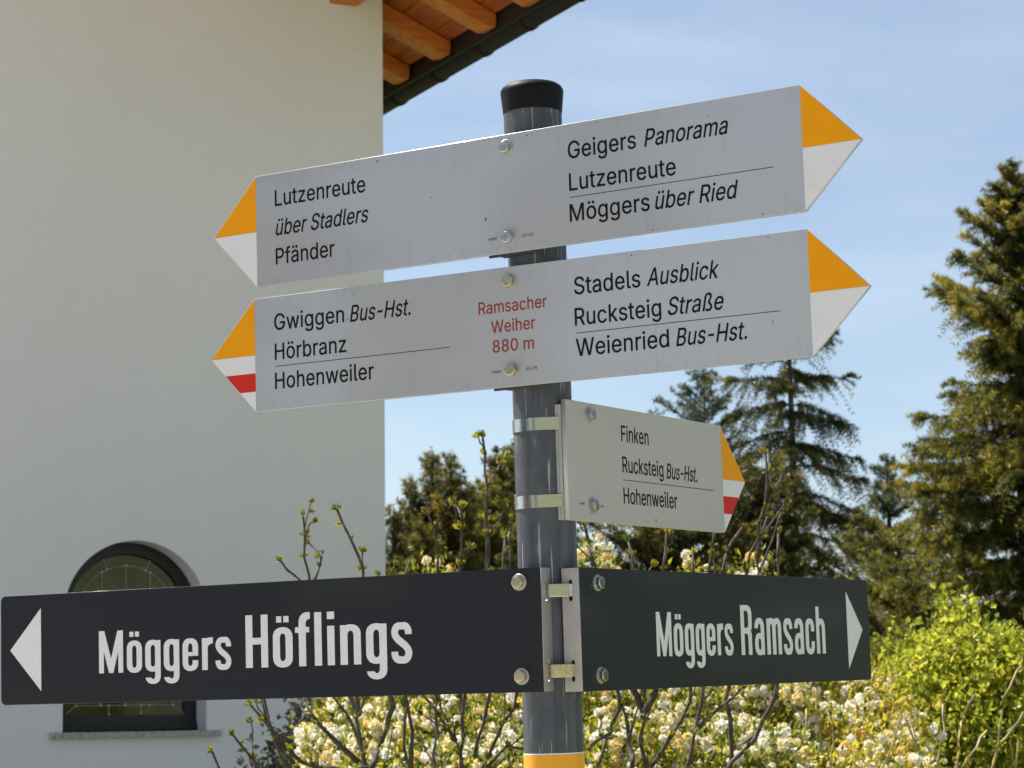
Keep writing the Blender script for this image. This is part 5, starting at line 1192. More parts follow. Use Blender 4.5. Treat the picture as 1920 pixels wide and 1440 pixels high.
def conifer(name, label, x, y, height, radius, mat, seed, bare=0.05, fat=1.0, whorl=0.30, per=6, droop=0.5, rise=0.35, twig_gap=0.07, twig_len=0.34,
            step=0.035, nl=0.05, nw=0.010, hang=0.5, tuft=3, trunk_r=0.12, view=0.0, group='spruces and firs behind the garden', lean=(0, 0), zmin=0.0, rough=0.2, tops=None, cat='tree', z0=0.0):
    """radius: list of (distance below the top, branch reach)."""
    g = np.random.default_rng(seed)
    root = empty(name, Matrix.Translation((x, y, z0)))
    tag(root, label, cat, group)
    rd = np.array(radius, float)
    tr = MB()
    leaders = tops or [(0.0, 0.0, height, 1.0)]
    allP, allD, allT = [], [], []
    for (lx, ly, lh, lr) in leaders:
        bend = g.normal(size=2) * 0.006 * lh
        ax = lambda h: np.array([lx * min(1, h / (lh * 0.35)) + lean[0] * (h / lh) ** 2 + bend[0] * math.sin(h / lh * 3), ly * min(1, h / (lh * 0.35)) + lean[1] * (h / lh) ** 2 + bend[1] * math.sin(h / lh * 2.5), h])
        hs = np.linspace(-0.15, lh, 16)
        tr.tube([ax(max(h, 0)) + np.array([0, 0, min(h, 0)]) for h in hs], [max(0.006, trunk_r * lr * (1 - max(h, 0) / lh) ** 0.85 + 0.006) for h in hs], 9)
        # leader shoot
        hh = np.linspace(lh - 0.45, lh + 0.02, 18)
        allP.append(np.array([ax(h) for h in hh]))
        allD.append(np.tile([0, 0, 1.0], (18, 1)))
        allT.append(np.full(18, 0.7))
        h = lh - 0.22
        while h > max(lh * bare, zmin):
            below = lh - h
            Rr = np.interp(below, rd[:, 0], rd[:, 1]) * lr
            k = per if below > 0.6 else max(3, per - 2)
            a0 = g.uniform(0, 6.28)
            for j in range(k):
                az = a0 + 2 * math.pi * j / k + g.normal() * 0.25
                L = max(0.08, Rr * (1 + g.normal() * rough))
                hb = h + g.normal() * whorl * 0.22
                young = min(1.0, below / 2.5)
                up0 = rise + 0.75 * (1 - young)
                o = np.array([math.cos(az), math.sin(az), 0.0])
                nseg = 9
                t = np.linspace(0, 1, nseg)
                zc = L * (up0 * t - droop * young * (1.15 * t ** 2 - 0.55 * t ** 3.5) * 1.1)
                pts = ax(hb)[None] + o[None] * (L * t)[:, None] * (1 - 0.06 * t[:, None])
                side = np.array([-o[1], o[0], 0])
                pts = pts + side[None] * (g.normal() * 0.10 * L * t ** 2)[:, None]
                pts[:, 2] += zc
                r0 = max(0.004, min(0.03, 0.012 * L + 0.003))
                tr.tube(pts, [r0 * (1 - 0.85 * tt) for tt in t], 4, False)
                # shoots along the branch
                nt_ = max(4, int(L / twig_gap * 2))
                tt = np.sort(g.uniform(0.06, 1.0, nt_))
                bp = np.stack([np.interp(tt, t, pts[:, c]) for c in range(3)], 1)
                tang = unit(np.stack([np.interp(np.clip(tt + 0.04, 0, 1), t, pts[:, c]) for c in range(3)], 1) - np.stack([np.interp(np.clip(tt - 0.04, 0, 1), t, pts[:, c]) for c in range(3)], 1))
                sgn = np.where(np.arange(nt_) % 2 == 0, 1.0, -1.0)[:, None]
                lat = unit(np.cross(tang, np.array([0, 0, 1.0]))) * sgn
                d0 = unit(tang * 0.65 + lat * g.uniform(0.3, 1.0, (nt_, 1)) + np.array([0, 0, 1.0]) * g.normal(0.08, 0.28, (nt_, 1)))
                tl = twig_len * (0.35 + 0.65 * np.sin(np.clip(tt, 0, 1) * 2.6 + 0.35)) * g.uniform(0.6, 1.25, nt_) * min(1.0, 0.35 + L * 0.7)
                ns = max(3, int(twig_len / step))
                s = (np.arange(ns) + 0.5) / ns
                seglen = tl[:, None] * s[None]
                Pp = bp[:, None, :] + d0[:, None, :] * seglen[..., None]
                Pp[..., 2] -= hang * young * (seglen ** 1.6) * 1.2
                Dd = np.repeat(d0[:, None, :], ns, 1).copy()
                Dd[..., 2] -= hang * young * seglen ** 0.6 * 1.4
                tint = np.clip(0.16 + 0.50 * s[None] ** 2 + g.normal(0, 0.13, (nt_, ns)) + g.normal(0, 0.17) + g.normal(0, 0.10, (nt_, 1)) + 0.10 * tt[:, None], 0, 1)  # paler towards the tips: yellow new growth plus sunlight painted into the needles
                allP.append(Pp.reshape(-1, 3)); allD.append(unit(Dd.reshape(-1, 3))); allT.append(tint.ravel())
                # needles on the branch itself
                nb = int(L / step)
                if nb > 2:
                    s2 = np.linspace(0.15, 1, nb)
                    allP.append(np.stack([np.interp(s2, t, pts[:, c]) for c in range(3)], 1))
                    allD.append(np.repeat(unit(pts[-1] - pts[0])[None], nb, 0))
                    allT.append(np.clip(0.2 + 0.4 * s2 ** 3 + g.normal(0, 0.1, nb), 0, 1))
            h -= whorl * g.uniform(0.75, 1.2) * (0.6 + 0.4 * min(1, below / 2))
    P = np.concatenate(allP); D = np.concatenate(allD); T = np.concatenate(allT)
    tri = needles(P, D, nl * 1.1, nw * 1.0 * fat, tuft + 3, g)
    soup('crown', tri, np.clip(np.repeat(T, tuft + 3) + g.normal(0, 0.06, len(tri)), 0, 1), mat, root)
    tr.build('trunk', MAT['bark_dark'], root, smooth=180)
    return root


def gx(px, depth, py=700):
    return at(px, py, depth).x


def zt(px, py, depth):
    return at(px, py, depth).z


TREES = True
if TREES:
    # tall spruce at the right edge
    d = 24.0
    conifer('spruce_tree', 'tallest dense spruce with a bare leader shoot, at the right edge', gx(1899, d, 300), d, zt(1899, 300, d),
            [(0, .03), (0.35, .12), (0.7, .32), (1.1, .52), (1.9, .76), (3.0, 1.04), (4.0, 1.28), (5.0, 1.75), (7.2, 2.1)], MAT['spruce'], 11, whorl=0.25, per=8,
            droop=0.55, rise=0.45, twig_gap=0.052, twig_len=0.36, step=0.030, nl=0.050, nw=0.0105, hang=0.85, tuft=3, trunk_r=0.15)
    # open drooping spruce in the middle
    d = 34.0
    conifer('spruce_tree', 'open drooping spruce with a visible trunk, between the short arrow sign and the tallest spruce', gx(1483, d, 850), d, zt(1480, 470, d),
            [(0, .05), (0.5, .28), (1.4, .60), (2.2, .88), (4.0, 1.08), (6, 1.12), (9, 1.2)], MAT['spruce_dark'], 23, whorl=0.44, per=6,
            droop=0.75, rise=0.30, twig_gap=0.06, twig_len=0.46, step=0.036, nl=0.058, nw=0.0125, hang=1.35, tuft=3, trunk_r=0.105, rough=0.14)
    d = 42.0
    conifer('spruce_tree', 'small blue-green spruce top rising behind the short arrow sign', gx(1320, d), d, zt(1320, 690, d),
            [(0, .05), (0.4, .25), (1.0, .55), (2.0, 1.0), (3.5, 1.5), (6, 2.0)], MAT['spruce_blue'], 31, whorl=0.33, per=6,
            droop=0.35, rise=0.35, twig_gap=0.11, twig_len=0.36, step=0.05, nl=0.075, nw=0.014, hang=0.3, tuft=3)
    d = 38.0
    conifer('spruce_tree', 'slender young spruce left of the tallest spruce', gx(1655, d), d, zt(1655, 855, d),
            [(0, .04), (0.4, .18), (1.0, .42), (1.8, .66), (3.0, .95), (6, 1.2)], MAT['spruce_blue'], 37, whorl=0.30, per=6,
            droop=0.35, rise=0.3, twig_gap=0.10, twig_len=0.32, step=0.045, nl=0.07, nw=0.013, hang=0.3, tuft=3)
    d = 31.0
    conifer('spruce_tree', 'low bronze-green spruce at the foot of the tallest spruce', gx(1675, d), d, zt(1675, 990, d),
            [(0, .08), (0.5, .55), (1.0, .95), (2.0, 1.45), (4, 1.6)], MAT['spruce'], 41, whorl=0.28, per=6,
            droop=0.3, rise=0.35, twig_gap=0.08, twig_len=0.32, step=0.04, nl=0.06, nw=0.012, hang=0.4, tuft=3)
    d = 30.0
    conifer('spruce_tree', 'dark bushy spruce behind the lower edge of the short arrow sign', gx(1235, d), d, zt(1235, 900, d),
            [(0, .2), (0.6, .7), (1.4, 1.05), (3, 1.35), (5, 1.5)], MAT['spruce_dark'], 43, whorl=0.30, per=7,
            droop=0.5, rise=0.4, twig_gap=0.075, twig_len=0.38, step=0.045, nl=0.07, nw=0.014, hang=0.6, tuft=3)
    d = 31.0
    conifer('spruce_tree', 'dark bushy spruce left of the open spruce trunk, low down', gx(1405, d), d, zt(1405, 890, d),
            [(0, .2), (0.6, .55), (1.4, .8), (3, 1.1), (5, 1.3)], MAT['spruce_dark'], 47, whorl=0.30, per=7,
            droop=0.5, rise=0.4, twig_gap=0.075, twig_len=0.38, step=0.045, nl=0.07, nw=0.014, hang=0.6, tuft=3)
    # multi-topped conifers between the house and the post
    d = 25.0
    hz = zt(825, 842, d)
    conifer('juniper_tree', 'brownish conifer with twin pointed tops beside the house corner', gx(838, d), d, hz,
            [(0, .03), (0.3, .09), (0.8, .20), (1.5, .34), (3, .6), (5, .7)], MAT['juniper'], 53, whorl=0.17, per=6,
            droop=0.05, rise=1.3, twig_gap=0.055, twig_len=0.20, step=0.032, nl=0.05, nw=0.010, fat=0.75, hang=0.1, tuft=3, group='brown-green conifers between house and post',
            tops=[(gx(808, d) - gx(838, d), 0.1, hz, 1.0), (gx(843, d) - gx(838, d), -0.15, hz - 0.06, 0.9), (gx(768, d) - gx(838, d), 0.15, hz - 0.28, 0.85),
                  (gx(738, d) - gx(838, d), -0.1, hz - 0.62, 0.95), (gx(790, d) - gx(838, d), -0.45, hz - 0.75, 1.1), (gx(862, d) - gx(838, d), -0.3, hz - 0.42, 0.8)])
    hz = zt(905, 885, 26)
    conifer('juniper_tree', 'brownish conifer with a slanting top left of the post', gx(892, 26), 26, hz,
            [(0, .03), (0.3, .10), (0.8, .24), (1.5, .42), (3, .65), (5, .7)], MAT['juniper'], 59, whorl=0.16, per=6,
            droop=0.05, rise=1.3, twig_gap=0.055, twig_len=0.20, step=0.032, nl=0.05, nw=0.010, fat=0.75, hang=0.1, tuft=3, group='brown-green conifers between house and post',
            tops=[(0.12, 0, hz, 1.0), (-0.15, -0.2, hz - 0.16, 0.9), (0.02, -0.4, hz - 0.5, 1.1)], lean=(0.05, 0))
    hz = zt(957, 835, 29)
    conifer('juniper_tree', 'dark green conifer partly hidden behind the post', gx(962, 29), 29, hz,
            [(0, .05), (0.3, .20), (0.8, .42), (1.5, .62), (3, .8), (5, .9)], MAT['spruce_dark'], 61, whorl=0.2, per=6,
            droop=0.25, rise=0.6, twig_gap=0.06, twig_len=0.28, step=0.035, nl=0.06, nw=0.012, hang=0.3, tuft=3, group='brown-green conifers between house and post')


if TREES:
    # unseen conifers added on both sides to shape and darken reflections in the signs
    def add_reflection_trees(label, x, y, tops, seed):
        o = conifer('reflection_trees', label, x, y, 8.0, [(0, .1), (1, .6), (2.5, 1.15), (4.5, 1.7), (9, 2.2)], MAT['spruce_dark'], seed, whorl=0.5, per=6, droop=0.5, rise=0.35,
                    twig_gap=0.16, twig_len=0.5, step=0.08, nl=0.14, nw=0.05, hang=0.5, tuft=2, tops=tops)
        del o['category'], o['group']
        o['kind'] = 'stuff'
    add_reflection_trees('unseen conifers added left of the viewer to shape the sign reflections', -15.7, -6.0,
         [(-2.1, 3.0, 10.5, 1.0), (-0.55, -0.5, 9.2, 0.52), (-2.9, 6.3, 10.0, 1.1), (-3.6, 9.6, 9.0, 1.0), (4.2, -6.6, 7.0, 0.9)], 71)
    add_reflection_trees('unseen conifers added right of the viewer to darken the sign reflections', 24.0, 14.0,
         [(0, 0, 9.0, 1.2), (1.5, -3.2, 8.0, 1.2), (-1.5, 3.0, 8.6, 1.2), (2.6, -6.5, 9.4, 1.2), (-2.0, 6.2, 8.0, 1.1)], 73)


# ---------------------------------------------------------------- shrubs
def leaves(P, Nn, L, Wd, g, droop=0.2):
    """Folded four-point leaves at P growing along Nn."""
    n = len(P)
    D = unit(Nn + g.normal(size=P.shape) * 0.65)
    D[:, 2] -= droop * g.uniform(0, 1, n)
    D = unit(D)
    S = unit(np.cross(D, g.normal(size=P.shape)))
    U = unit(np.cross(S, D))
    l = (L * g.uniform(0.55, 1.25, n))[:, None]
    w = (Wd * g.uniform(0.7, 1.25, n))[:, None]
    b = P
    tip = P + D * l - U * l * 0.12
    m1 = P + D * l * 0.45 + S * w / 2 + U * w * 0.18
    m2 = P + D * l * 0.45 - S * w / 2 + U * w * 0.18
    return np.concatenate([np.stack([b, m1, tip], 1), np.stack([b, tip, m2], 1)], 0)


def shrub_points(lobes, n, g, shell=0.35):
    """Points near the surface of overlapping lobes (cx, cy, cz, rx, ry, rz)."""
    out, nor = [], []
    vol = np.array([l[3] * l[5] for l in lobes])
    cnt = (n * vol / vol.sum()).astype(int) + 1
    for (cx, cy, cz, rx, ry, rz), c in zip(lobes, cnt):
        u = unit(g.normal(size=(c, 3)))
        r = 1 - shell * g.uniform(0, 1, (c, 1)) ** 1.6
        wob = 1 + 0.16 * np.sin(u[:, :1] * 7 + cx * 9) * np.sin(u[:, 2:] * 6 + cz * 5 + u[:, 1:2] * 5)
        out.append(np.array([cx, cy, cz]) + u * r * wob * np.array([rx, ry, rz]))
        nor.append(u)
    P, Q = np.concatenate(out), np.concatenate(nor)
    k = P[:, 2] > 0.05
    return P[k], Q[k]


def shrub_stems(parent, base, lobes, g, n=14, mat='bark_stem', r=0.012):
    m = MB()
    for i in range(n):
        l = lobes[i % len(lobes)]
        e = np.array(l[:3]) + unit(g.normal(size=3)) * np.array(l[3:]) * 0.6
        b = np.array([base[0] + g.normal() * 0.08, base[1] + g.normal() * 0.08, -0.05])
        mid = b * 0.5 + e * 0.5 + g.normal(size=3) * 0.06
        t = np.linspace(0, 1, 7)[:, None]
        pts = (1 - t) ** 2 * b + 2 * t * (1 - t) * mid + t ** 2 * e
        m.tube(pts, [r * (1 - 0.75 * k) for k in np.linspace(0, 1, 7)], 5)
    return m.build('stem', MAT[mat], parent, smooth=180)


def flowering_shrub(label, base, lobes, seed, n_clump, n_leaf, bloom, warm, ls=0.028, fs=0.020):
    g = np.random.default_rng(seed)
    root = empty('flowering_shrub', Matrix.Translation((base[0], base[1], 0)))
    tag(root, label, 'shrub', 'cream flowering shrubs behind the post')
    L = [(a - base[0], b - base[1], c, d, e, f) for a, b, c, d, e, f in lobes]
    C, Q = shrub_points(L, n_clump, g, 0.45)
    xs, ys = [l[0] for l in L], [l[1] for l in L]
    C2, Q2 = shrub_points([(np.mean(xs), np.mean(ys) + 0.1, 0.62, (max(xs) - min(xs)) / 2 + 0.12, (max(ys) - min(ys)) / 2 + 0.15, 0.62)], n_clump // 3, g, 0.4)
    C, Q = np.concatenate([C, C2]), np.concatenate([Q, Q2])
    k = np.repeat(np.arange(len(C)), n_leaf)
    P = C[k] + g.normal(size=(len(k), 3)) * 0.035
    tri = leaves(P, Q[k] + np.array([0, 0, 0.5]), ls, ls * 0.5, g)
    ct = g.uniform(0, 1, len(C)) * 0.55 + warm
    tint = np.clip(ct[k] + g.normal(0, 0.14, len(k)), 0, 1)
    soup('leaves', tri, np.concatenate([tint, tint]), MAT['flower_leaf'], root)
    # blossom heads: balls of small round petals
    sel = np.where(g.uniform(0, 1, len(C)) < bloom)[0]
    H = C[sel] + Q[sel] * 0.03 + np.array([0, 0, 0.02])
    hr = fs * g.uniform(0.6, 1.3, len(sel))
    ntri, ntint = [], []
    for rep in range(3):
        if rep:
            kk = g.uniform(0, 1, len(H)) < 0.55
            Hc, hc, idx = H[kk] + g.normal(size=(kk.sum(), 3)) * 0.026, hr[kk] * g.uniform(0.6, 1.0, kk.sum()), sel[kk]
        else:
            Hc, hc, idx = H, hr, sel
        np_ = 22
        u = unit(g.normal(size=(len(Hc), np_, 3)))
        Pc = Hc[:, None] + u * hc[:, None, None] * 0.8
        s = unit(np.cross(u, g.normal(size=u.shape)))
        v = np.cross(u, s)
        q = (hc * 0.52)[:, None, None]
        u2 = u * q * 0.35
        a, b_, c_, d_ = Pc + s * q - u2, Pc + v * q + u2, Pc - s * q - u2, Pc - v * q + u2
        ntri.append(np.stack([a, b_, c_], -2).reshape(-1, 3, 3)); ntri.append(np.stack([a, c_, d_], -2).reshape(-1, 3, 3))
        ti = np.clip(0.95 - 0.70 * (ct[idx] - warm) * 1.5 + g.normal(0, 0.2, len(idx)), 0, 1)
        ti = np.repeat(ti, np_) + g.normal(0, 0.05, len(idx) * np_)
        ntint += [ti, ti]
    soup('blossoms', np.concatenate(ntri), np.clip(np.concatenate(ntint), 0, 1), MAT['blossom'], root)
    shrub_stems(root, (0, 0), L, g, 22)
    return root


def lobe(px, py, depth, rpx, rpy, ry):
    p = at(px, py, depth)
    s = depth / F_PX
    return (p.x, p.y, p.z, rpx * s, ry, rpy * s)


def rows(*spec):
    out = []
    for depth, ry, lst in spec:
        out += [lobe(px, py, depth, rx, rz, ry) for px, py, rx, rz in lst]
    return out


# each shrub steps down towards the viewer: a tall back row, then lower lobes in front
flowering_shrub('cream flowering shrub left of the post, beside the dark-leaved bush', (-0.25, 7.3),
                rows((7.9, 0.30, [(690, 1385, 90, 85), (790, 1335, 105, 95), (895, 1310, 105, 105), (968, 1280, 50, 90), (820, 1120, 13, 50)]),
                     (7.3, 0.30, [(665, 1440, 90, 60), (770, 1415, 110, 70), (880, 1400, 110, 75), (975, 1385, 90, 80)]),
                     (6.75, 0.30, [(690, 1500, 110, 70), (820, 1485, 120, 75), (960, 1475, 120, 80)])),
                101, 1500, 22, 0.86, 0.0, ls=0.026, fs=0.0165)
flowering_shrub('cream flowering shrub right of the post, below the short arrow sign', (0.42, 7.2),
                rows((7.9, 0.30, [(1110, 1260, 80, 125), (1210, 1265, 110, 125), (1330, 1265, 110, 125), (1425, 1265, 85, 122), (1290, 1105, 16, 30), (1405, 1095, 30, 24), (1115, 1075, 20, 40)]),
                     (7.3, 0.30, [(1110, 1370, 95, 85), (1220, 1360, 110, 85), (1340, 1355, 110, 85), (1445, 1365, 90, 85)]),
                     (6.7, 0.32, [(1100, 1465, 100, 80), (1220, 1455, 110, 80), (1345, 1455, 110, 80), (1450, 1470, 90, 80)])),
                103, 1950, 22, 0.88, 0.0, ls=0.026, fs=0.0165)
flowering_shrub('orange-tinged flowering shrub below the tip of the right-pointing street sign', (0.98, 7.4),
                rows((7.9, 0.30, [(1530, 1345, 95, 75), (1605, 1345, 70, 70), (1668, 1400, 60, 62)]),
                     (7.3, 0.30, [(1540, 1420, 95, 65), (1640, 1450, 85, 60)]),
                     (6.8, 0.30, [(1550, 1500, 110, 75), (1650, 1520, 90, 70)])),
                107, 1150, 23, 0.66, 0.26, ls=0.026, fs=0.0155)


def leafy_shrub(name, label, base, lobes, seed, n_clump, n_leaf, ls, lw, mat, group=None, spread=0.05, stem='bark_stem', up=0.6, stems=16):
    g = np.random.default_rng(seed)
    root = empty(name, Matrix.Translation((base[0], base[1], 0)))
    tag(root, label, 'shrub', group)
    L = [(a - base[0], b - base[1], c, d, e, f) for a, b, c, d, e, f in lobes]
    C, Q = shrub_points(L, n_clump, g, 0.5)
    xs, ys = [l[0] for l in L], [l[1] for l in L]
    C2, Q2 = shrub_points([(np.mean(xs), np.mean(ys) + 0.1, 0.62, (max(xs) - min(xs)) / 2 + 0.2, 0.45, 0.62)], n_clump // 3, g, 0.4)
    C, Q = np.concatenate([C, C2]), np.concatenate([Q, Q2])
    k = np.repeat(np.arange(len(C)), n_leaf)
    P = C[k] + g.normal(size=(len(k), 3)) * spread
    tri = leaves(P, Q[k] * 0.6 + np.array([0, 0, up]), ls, lw, g)
    tint = np.clip(g.uniform(0.1, 0.9, len(C))[k] + g.normal(0, 0.15, len(k)), 0, 1)
    soup('leaves', tri, np.concatenate([tint, tint]), mat, root)
    shrub_stems(root, (0, 0), L, g, stems, stem)
    return root


d = 11.0
leafy_shrub('dark_shrub', 'dark leathery-leaved bush against the house wall, in shade', (gx(590, d), d),
            [lobe(575, 1425, d, 62, 62, 0.30), lobe(620, 1370, d, 66, 66, 0.35), lobe(690, 1350, d, 80, 80, 0.4), lobe(520, 1465, d, 46, 46, 0.22), lobe(620, 1530, d, 140, 130, 0.5)],
            113, 420, 11, 0.050, 0.022, MAT['grey_leaf'], spread=0.06, up=0.1)
d = 9.6
leafy_shrub('maple_shrub', 'fresh lime-green leafy shrub at the lower right edge', (gx(1790, d), d),
            [lobe(1745, 1275, d, 80, 70, 0.35), lobe(1830, 1250, d, 75, 65, 0.35), lobe(1885, 1285, d, 60, 80, 0.3), lobe(1700, 1330, d, 55, 60, 0.3), lobe(1800, 1165, d, 22, 28, 0.1),
             lobe(1800, 1370, d, 130, 110, 0.5), lobe(1720, 1430, d, 80, 70, 0.35), lobe(1890, 1400, d, 60, 90, 0.4), lobe(1790, 1540, d, 160, 120, 0.5)],
            127, 560, 42, 0.034, 0.026, MAT['spring_leaf'], spread=0.050, stems=26)


# ---------------------------------------------------------------- budding, still leafless stems in front of the shrubs
def twig_shrub(name, label, depth, stems, seed, bud=0.0155, mat='bark_stem', group='bare budding shrubs behind the signs', side=0.8, bud_gap=0.055, yscatter=0.10, bud_mat='bud', twig=(0.03, 0.10)):
    """stems: list of (radius at start in m, [(px, py), ...], depth offset); traced stems in metres at a real depth, side shoots and buds grown from them."""
    g = np.random.default_rng(seed)
    p0 = at(*stems[0][1][0], depth)
    root = empty(name, Matrix.Translation((p0.x, p0.y, 0)))
    tag(root, label, 'shrub', group)
    off = np.array([p0.x, p0.y, 0.0])
    m = MB()
    BP, BD, BS = [], [], []

    def grow(pts, r0, r1, level):
        pts = np.array(pts)
        n = max(5, int(np.linalg.norm(np.diff(pts, axis=0), axis=1).sum() / 0.035))
        seg = np.concatenate([[0], np.cumsum(np.linalg.norm(np.diff(pts, axis=0), axis=1))])
        t = np.linspace(0, seg[-1], n)
        Q = np.stack([np.interp(t, seg, pts[:, c]) for c in range(3)], 1)
        for _ in range(2):
            Q[1:-1] = (Q[:-2] + 2 * Q[1:-1] + Q[2:]) / 4
        Q[1:-1] += g.normal(size=(n - 2, 3)) * min(0.0035, 0.25 * r0 + 0.001)
        rr = np.linspace(r0, r1, n) * (1 + 0.16 * g.normal(size=n))
        m.tube(Q, list(np.maximum(rr, 0.0012)), 7)
        T = unit(np.gradient(Q, axis=0))
        total = seg[-1]
        s = total * (0.25 if r0 > 0.008 else 0.1)
        while s < total:
            i = min(n - 1, int(s / total * (n - 1)))
            rad = rr[i]
            lat = unit(np.cross(T[i], unit(g.normal(size=3))))
            if rad < 0.0065:
                BP.append(Q[i] + lat * rad); BD.append(unit(lat * 0.7 + T[i] * 0.9)); BS.append(bud * g.uniform(0.55, 1.1))
                if g.uniform() < 0.45:
                    BP.append(Q[i] - lat * rad); BD.append(unit(-lat * 0.7 + T[i] * 0.9)); BS.append(bud * g.uniform(0.5, 1.0))
            if level < 2 and g.uniform() < side * (0.6 if rad > 0.008 else 0.35):
                dirn = unit(T[i] * 0.8 + lat * 0.9 + np.array([0, 0, 0.55]))
                L = g.uniform(*twig) * (1.6 if rad > 0.008 else 1.0)
                q = [Q[i]]
                for k in range(3):
                    dirn = unit(dirn + np.array([0, 0, 0.16]) + g.normal(size=3) * 0.12)
                    q.append(q[-1] + dirn * L / 3)
                grow(q, min(rad * 0.55, 0.0042), 0.0016, level + 1)
            s += bud_gap * g.uniform(0.6, 1.5)
        if r1 < 0.005:
            for k in range(3):
                BP.append(Q[-1]); BD.append(unit(T[-1] + g.normal(size=3) * 0.35)); BS.append(bud * g.uniform(0.7, 1.25))

    for i, (r0, poly, dy) in enumerate(stems):
        # keep each stem in its own plane, gently wandering in depth
        yy = depth + dy
        pts = []
        for j, (px, py) in enumerate(poly):
            p = at(px, py, yy + yscatter * (g.normal() * 0.3) * (1 if j else 0))
            pts.append(np.array(p) - off)
        if poly[0][1] >= 1680:
            root_ = np.array([pts[0][0] * 0.25, pts[0][1] * 0.25 + g.normal() * 0.03, -0.05])
            pts.insert(0, (root_ * 0.5 + pts[0] * 0.5) + g.normal(size=3) * 0.02)
            pts.insert(0, root_)
        r0 *= 0.64
        grow(pts, r0, 0.0027, 0)
    m.build('stem', MAT[mat], root, smooth=180)
    P, D, S = np.array(BP), np.array(BD), np.array(BS)
    nl = 5
    P2, D2, S2 = np.repeat(P, nl, 0), np.repeat(D, nl, 0), np.repeat(S, nl)
    D2 = unit(D2 + g.normal(size=D2.shape) * 0.24)
    sd = unit(np.cross(D2, g.normal(size=D2.shape)))
    up = np.cross(sd, D2)
    L, Wd = S2[:, None], (S2 * 0.46)[:, None]
    b, tip = P2, P2 + D2 * L
    m1, m2 = P2 + D2 * L * 0.5 + sd * Wd / 2 + up * Wd * 0.2, P2 + D2 * L * 0.5 - sd * Wd / 2 + up * Wd * 0.2
    tri = np.concatenate([np.stack([b, m1, tip], 1), np.stack([b, tip, m2], 1)])
    ti = np.clip(np.repeat(g.uniform(0.1, 0.9, len(P)), nl) + g.normal(0, 0.1, len(P2)), 0, 1)
    soup('buds', tri, np.concatenate([ti, ti]), MAT[bud_mat], root)
    return root


twig_shrub('budding_shrub', 'bare budding shrub in front of the house wall, left of the cream flowers', 4.9,
           [(0.014, [(705, 1750), (695, 1480), (668, 1330), (650, 1180), (690, 1080), (632, 955)], 0),
            (0.007, [(668, 1330), (610, 1210), (580, 1120), (568, 968)], 0.02), (0.005, [(580, 1120), (540, 1060), (527, 1052)], 0.02), (0.004, [(590, 1090), (612, 1030), (596, 1038)], 0.04),
            (0.009, [(690, 1440), (560, 1440), (505, 1360), (470, 1322)], -0.05), (0.007, [(560, 1440), (515, 1400), (500, 1350), (495, 1310)], 0.03),
            (0.006, [(520, 1480), (455, 1400), (437, 1378)], 0.05), (0.005, [(470, 1520), (402, 1450), (398, 1410)], -0.04), (0.006, [(640, 1520), (530, 1450), (490, 1310)], -0.04)],
           211)
twig_shrub('budding_shrub', 'bare budding shrub with crossing stems in front of the left cream flowers', 5.1,
           [(0.017, [(700, 1740), (688, 1440), (662, 1345), (620, 1300), (560, 1200)], 0), (0.013, [(690, 1450), (720, 1385), (735, 1300), (750, 1180), (765, 1060)], 0.05),
            (0.010, [(672, 1430), (640, 1400), (585, 1345), (565, 1310)], 0.03), (0.009, [(780, 1740), (762, 1480), (760, 1380), (745, 1220), (740, 1100)], 0.06),
            (0.008, [(770, 1440), (780, 1380), (760, 1300)], -0.02), (0.007, [(665, 1345), (675, 1300), (690, 1200), (720, 1090)], 0.02),
            (0.007, [(820, 1720), (815, 1440), (818, 1320), (822, 1160), (818, 985), (800, 960)], 0.08)],
           223)
twig_shrub('budding_shrub', 'bare budding shrub with one thick upright stem just left of the post', 5.2,
           [(0.020, [(868, 1760), (866, 1440), (868, 1300), (880, 1150)], 0), (0.011, [(868, 1300), (905, 1180), (912, 1040), (915, 930), (905, 822)], 0.02), (0.008, [(868, 1340), (850, 1180), (862, 1060), (868, 962), (858, 950)], 0.05),
            (0.007, [(900, 1450), (925, 1390), (965, 1330), (978, 1290), (955, 1130), (960, 940)], -0.04), (0.006, [(912, 1440), (948, 1385), (985, 1405)], -0.06), (0.006, [(855, 1390), (825, 1340), (790, 1300)], 0.04),
            (0.007, [(890, 1420), (915, 1330), (930, 1180), (948, 1010)], 0.08)],
           227, bud=0.021)
twig_shrub('budding_shrub', 'bare budding shrub with a thick forked stem right of the post', 5.0,
           [(0.020, [(1210, 1760), (1207, 1440), (1208, 1345), (1210, 1320)], 0), (0.012, [(1208, 1335), (1185, 1305), (1168, 1270), (1140, 1160), (1108, 1040), (1096, 985)], 0.02), (0.012, [(1210, 1335), (1232, 1290), (1245, 1180), (1240, 1060), (1250, 1000)], 0.0),
            (0.011, [(1115, 1700), (1120, 1440), (1145, 1370), (1165, 1330), (1160, 1290), (1120, 1160), (1105, 1020)], -0.03), (0.009, [(1100, 1405), (1125, 1385), (1150, 1370)], -0.05), (0.009, [(1185, 1440), (1180, 1370), (1165, 1325)], 0.04),
            (0.008, [(1220, 1440), (1255, 1390), (1280, 1350), (1300, 1300), (1290, 1160), (1300, 1040)], 0.05), (0.006, [(1210, 1330), (1205, 1200), (1190, 1080), (1178, 1015)], 0.03)],
           229)
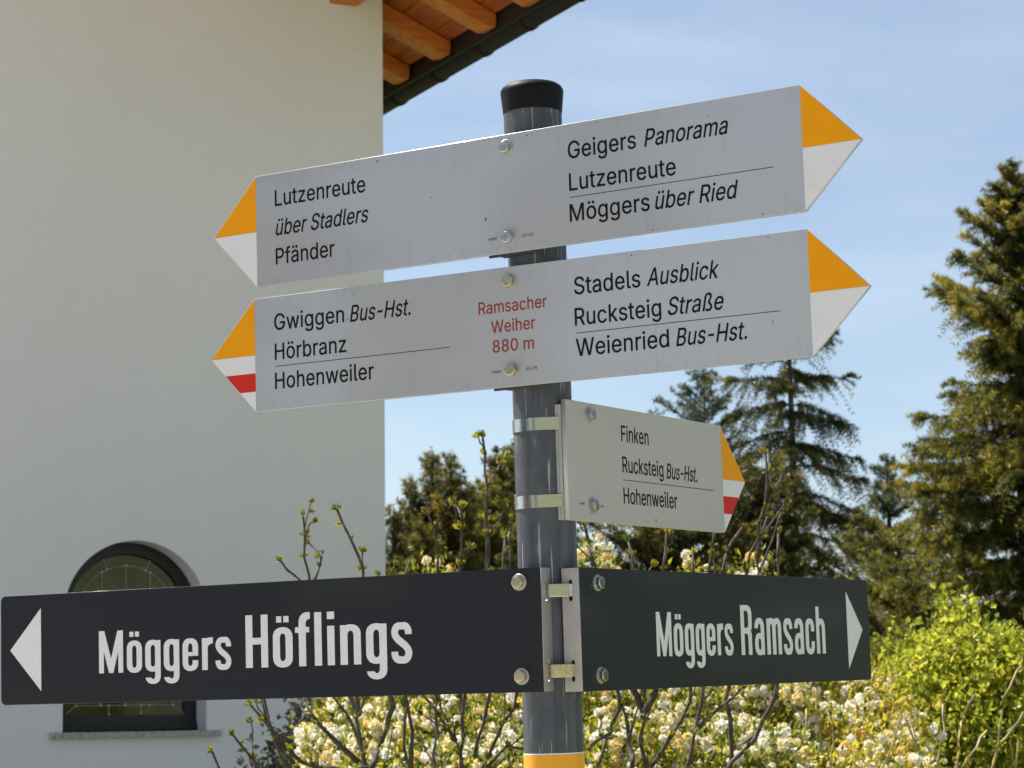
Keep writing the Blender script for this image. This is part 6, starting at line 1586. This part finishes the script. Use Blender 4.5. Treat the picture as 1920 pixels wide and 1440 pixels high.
twig_shrub('budding_shrub', 'bare budding shrub with two curving dark stems below the right-pointing street sign', 4.8,
           [(0.019, [(1370, 1770), (1372, 1440), (1370, 1360), (1366, 1280), (1372, 1150), (1410, 1040), (1440, 960), (1435, 850)], 0), (0.017, [(1345, 1760), (1350, 1450), (1420, 1385), (1450, 1330), (1462, 1280), (1440, 1120), (1412, 1040), (1440, 970)], 0.04),
            (0.013, [(1270, 1740), (1285, 1440), (1300, 1370), (1320, 1320), (1328, 1280), (1330, 1150), (1350, 1060), (1392, 990)], -0.04), (0.010, [(1300, 1372), (1335, 1340), (1362, 1318), (1390, 1290)], -0.03), (0.007, [(1372, 1200), (1420, 1090), (1470, 950), (1478, 935)], 0.05),
            (0.005, [(1450, 1300), (1455, 1150), (1458, 1080), (1460, 1000)], 0.08), (0.006, [(1330, 1160), (1320, 1090), (1335, 1020), (1342, 985)], 0.0)],
           233)
twig_shrub('lichen_shrub', 'pale lichen-covered twiggy shrub in front of the lime-green shrub', 6.6,
           [(0.012, [(1790, 1740), (1795, 1440), (1800, 1340), (1830, 1300)], 0), (0.010, [(1855, 1740), (1860, 1440), (1880, 1330), (1895, 1270), (1915, 1250)], 0.05), (0.009, [(1760, 1740), (1755, 1440), (1770, 1370), (1768, 1320)], -0.05),
            (0.008, [(1800, 1450), (1830, 1395), (1850, 1370)], 0.03), (0.007, [(1868, 1400), (1900, 1370), (1920, 1335)], 0.04), (0.009, [(1905, 1740), (1903, 1440), (1910, 1390)], -0.04), (0.006, [(1740, 1460), (1710, 1370), (1690, 1330)], 0.08),
            (0.007, [(1660, 1740), (1655, 1450), (1680, 1380), (1690, 1340)], 0.1), (0.008, [(1560, 1740), (1560, 1440), (1562, 1360), (1558, 1340)], 0.0), (0.006, [(1545, 1740), (1545, 1440), (1535, 1370), (1530, 1290)], 0.06), (0.005, [(1500, 1740), (1508, 1450), (1515, 1390), (1512, 1330)], 0.08)],
           239, bud=0.014, mat='bark_lichen', group=None, side=0.7, bud_gap=0.07)
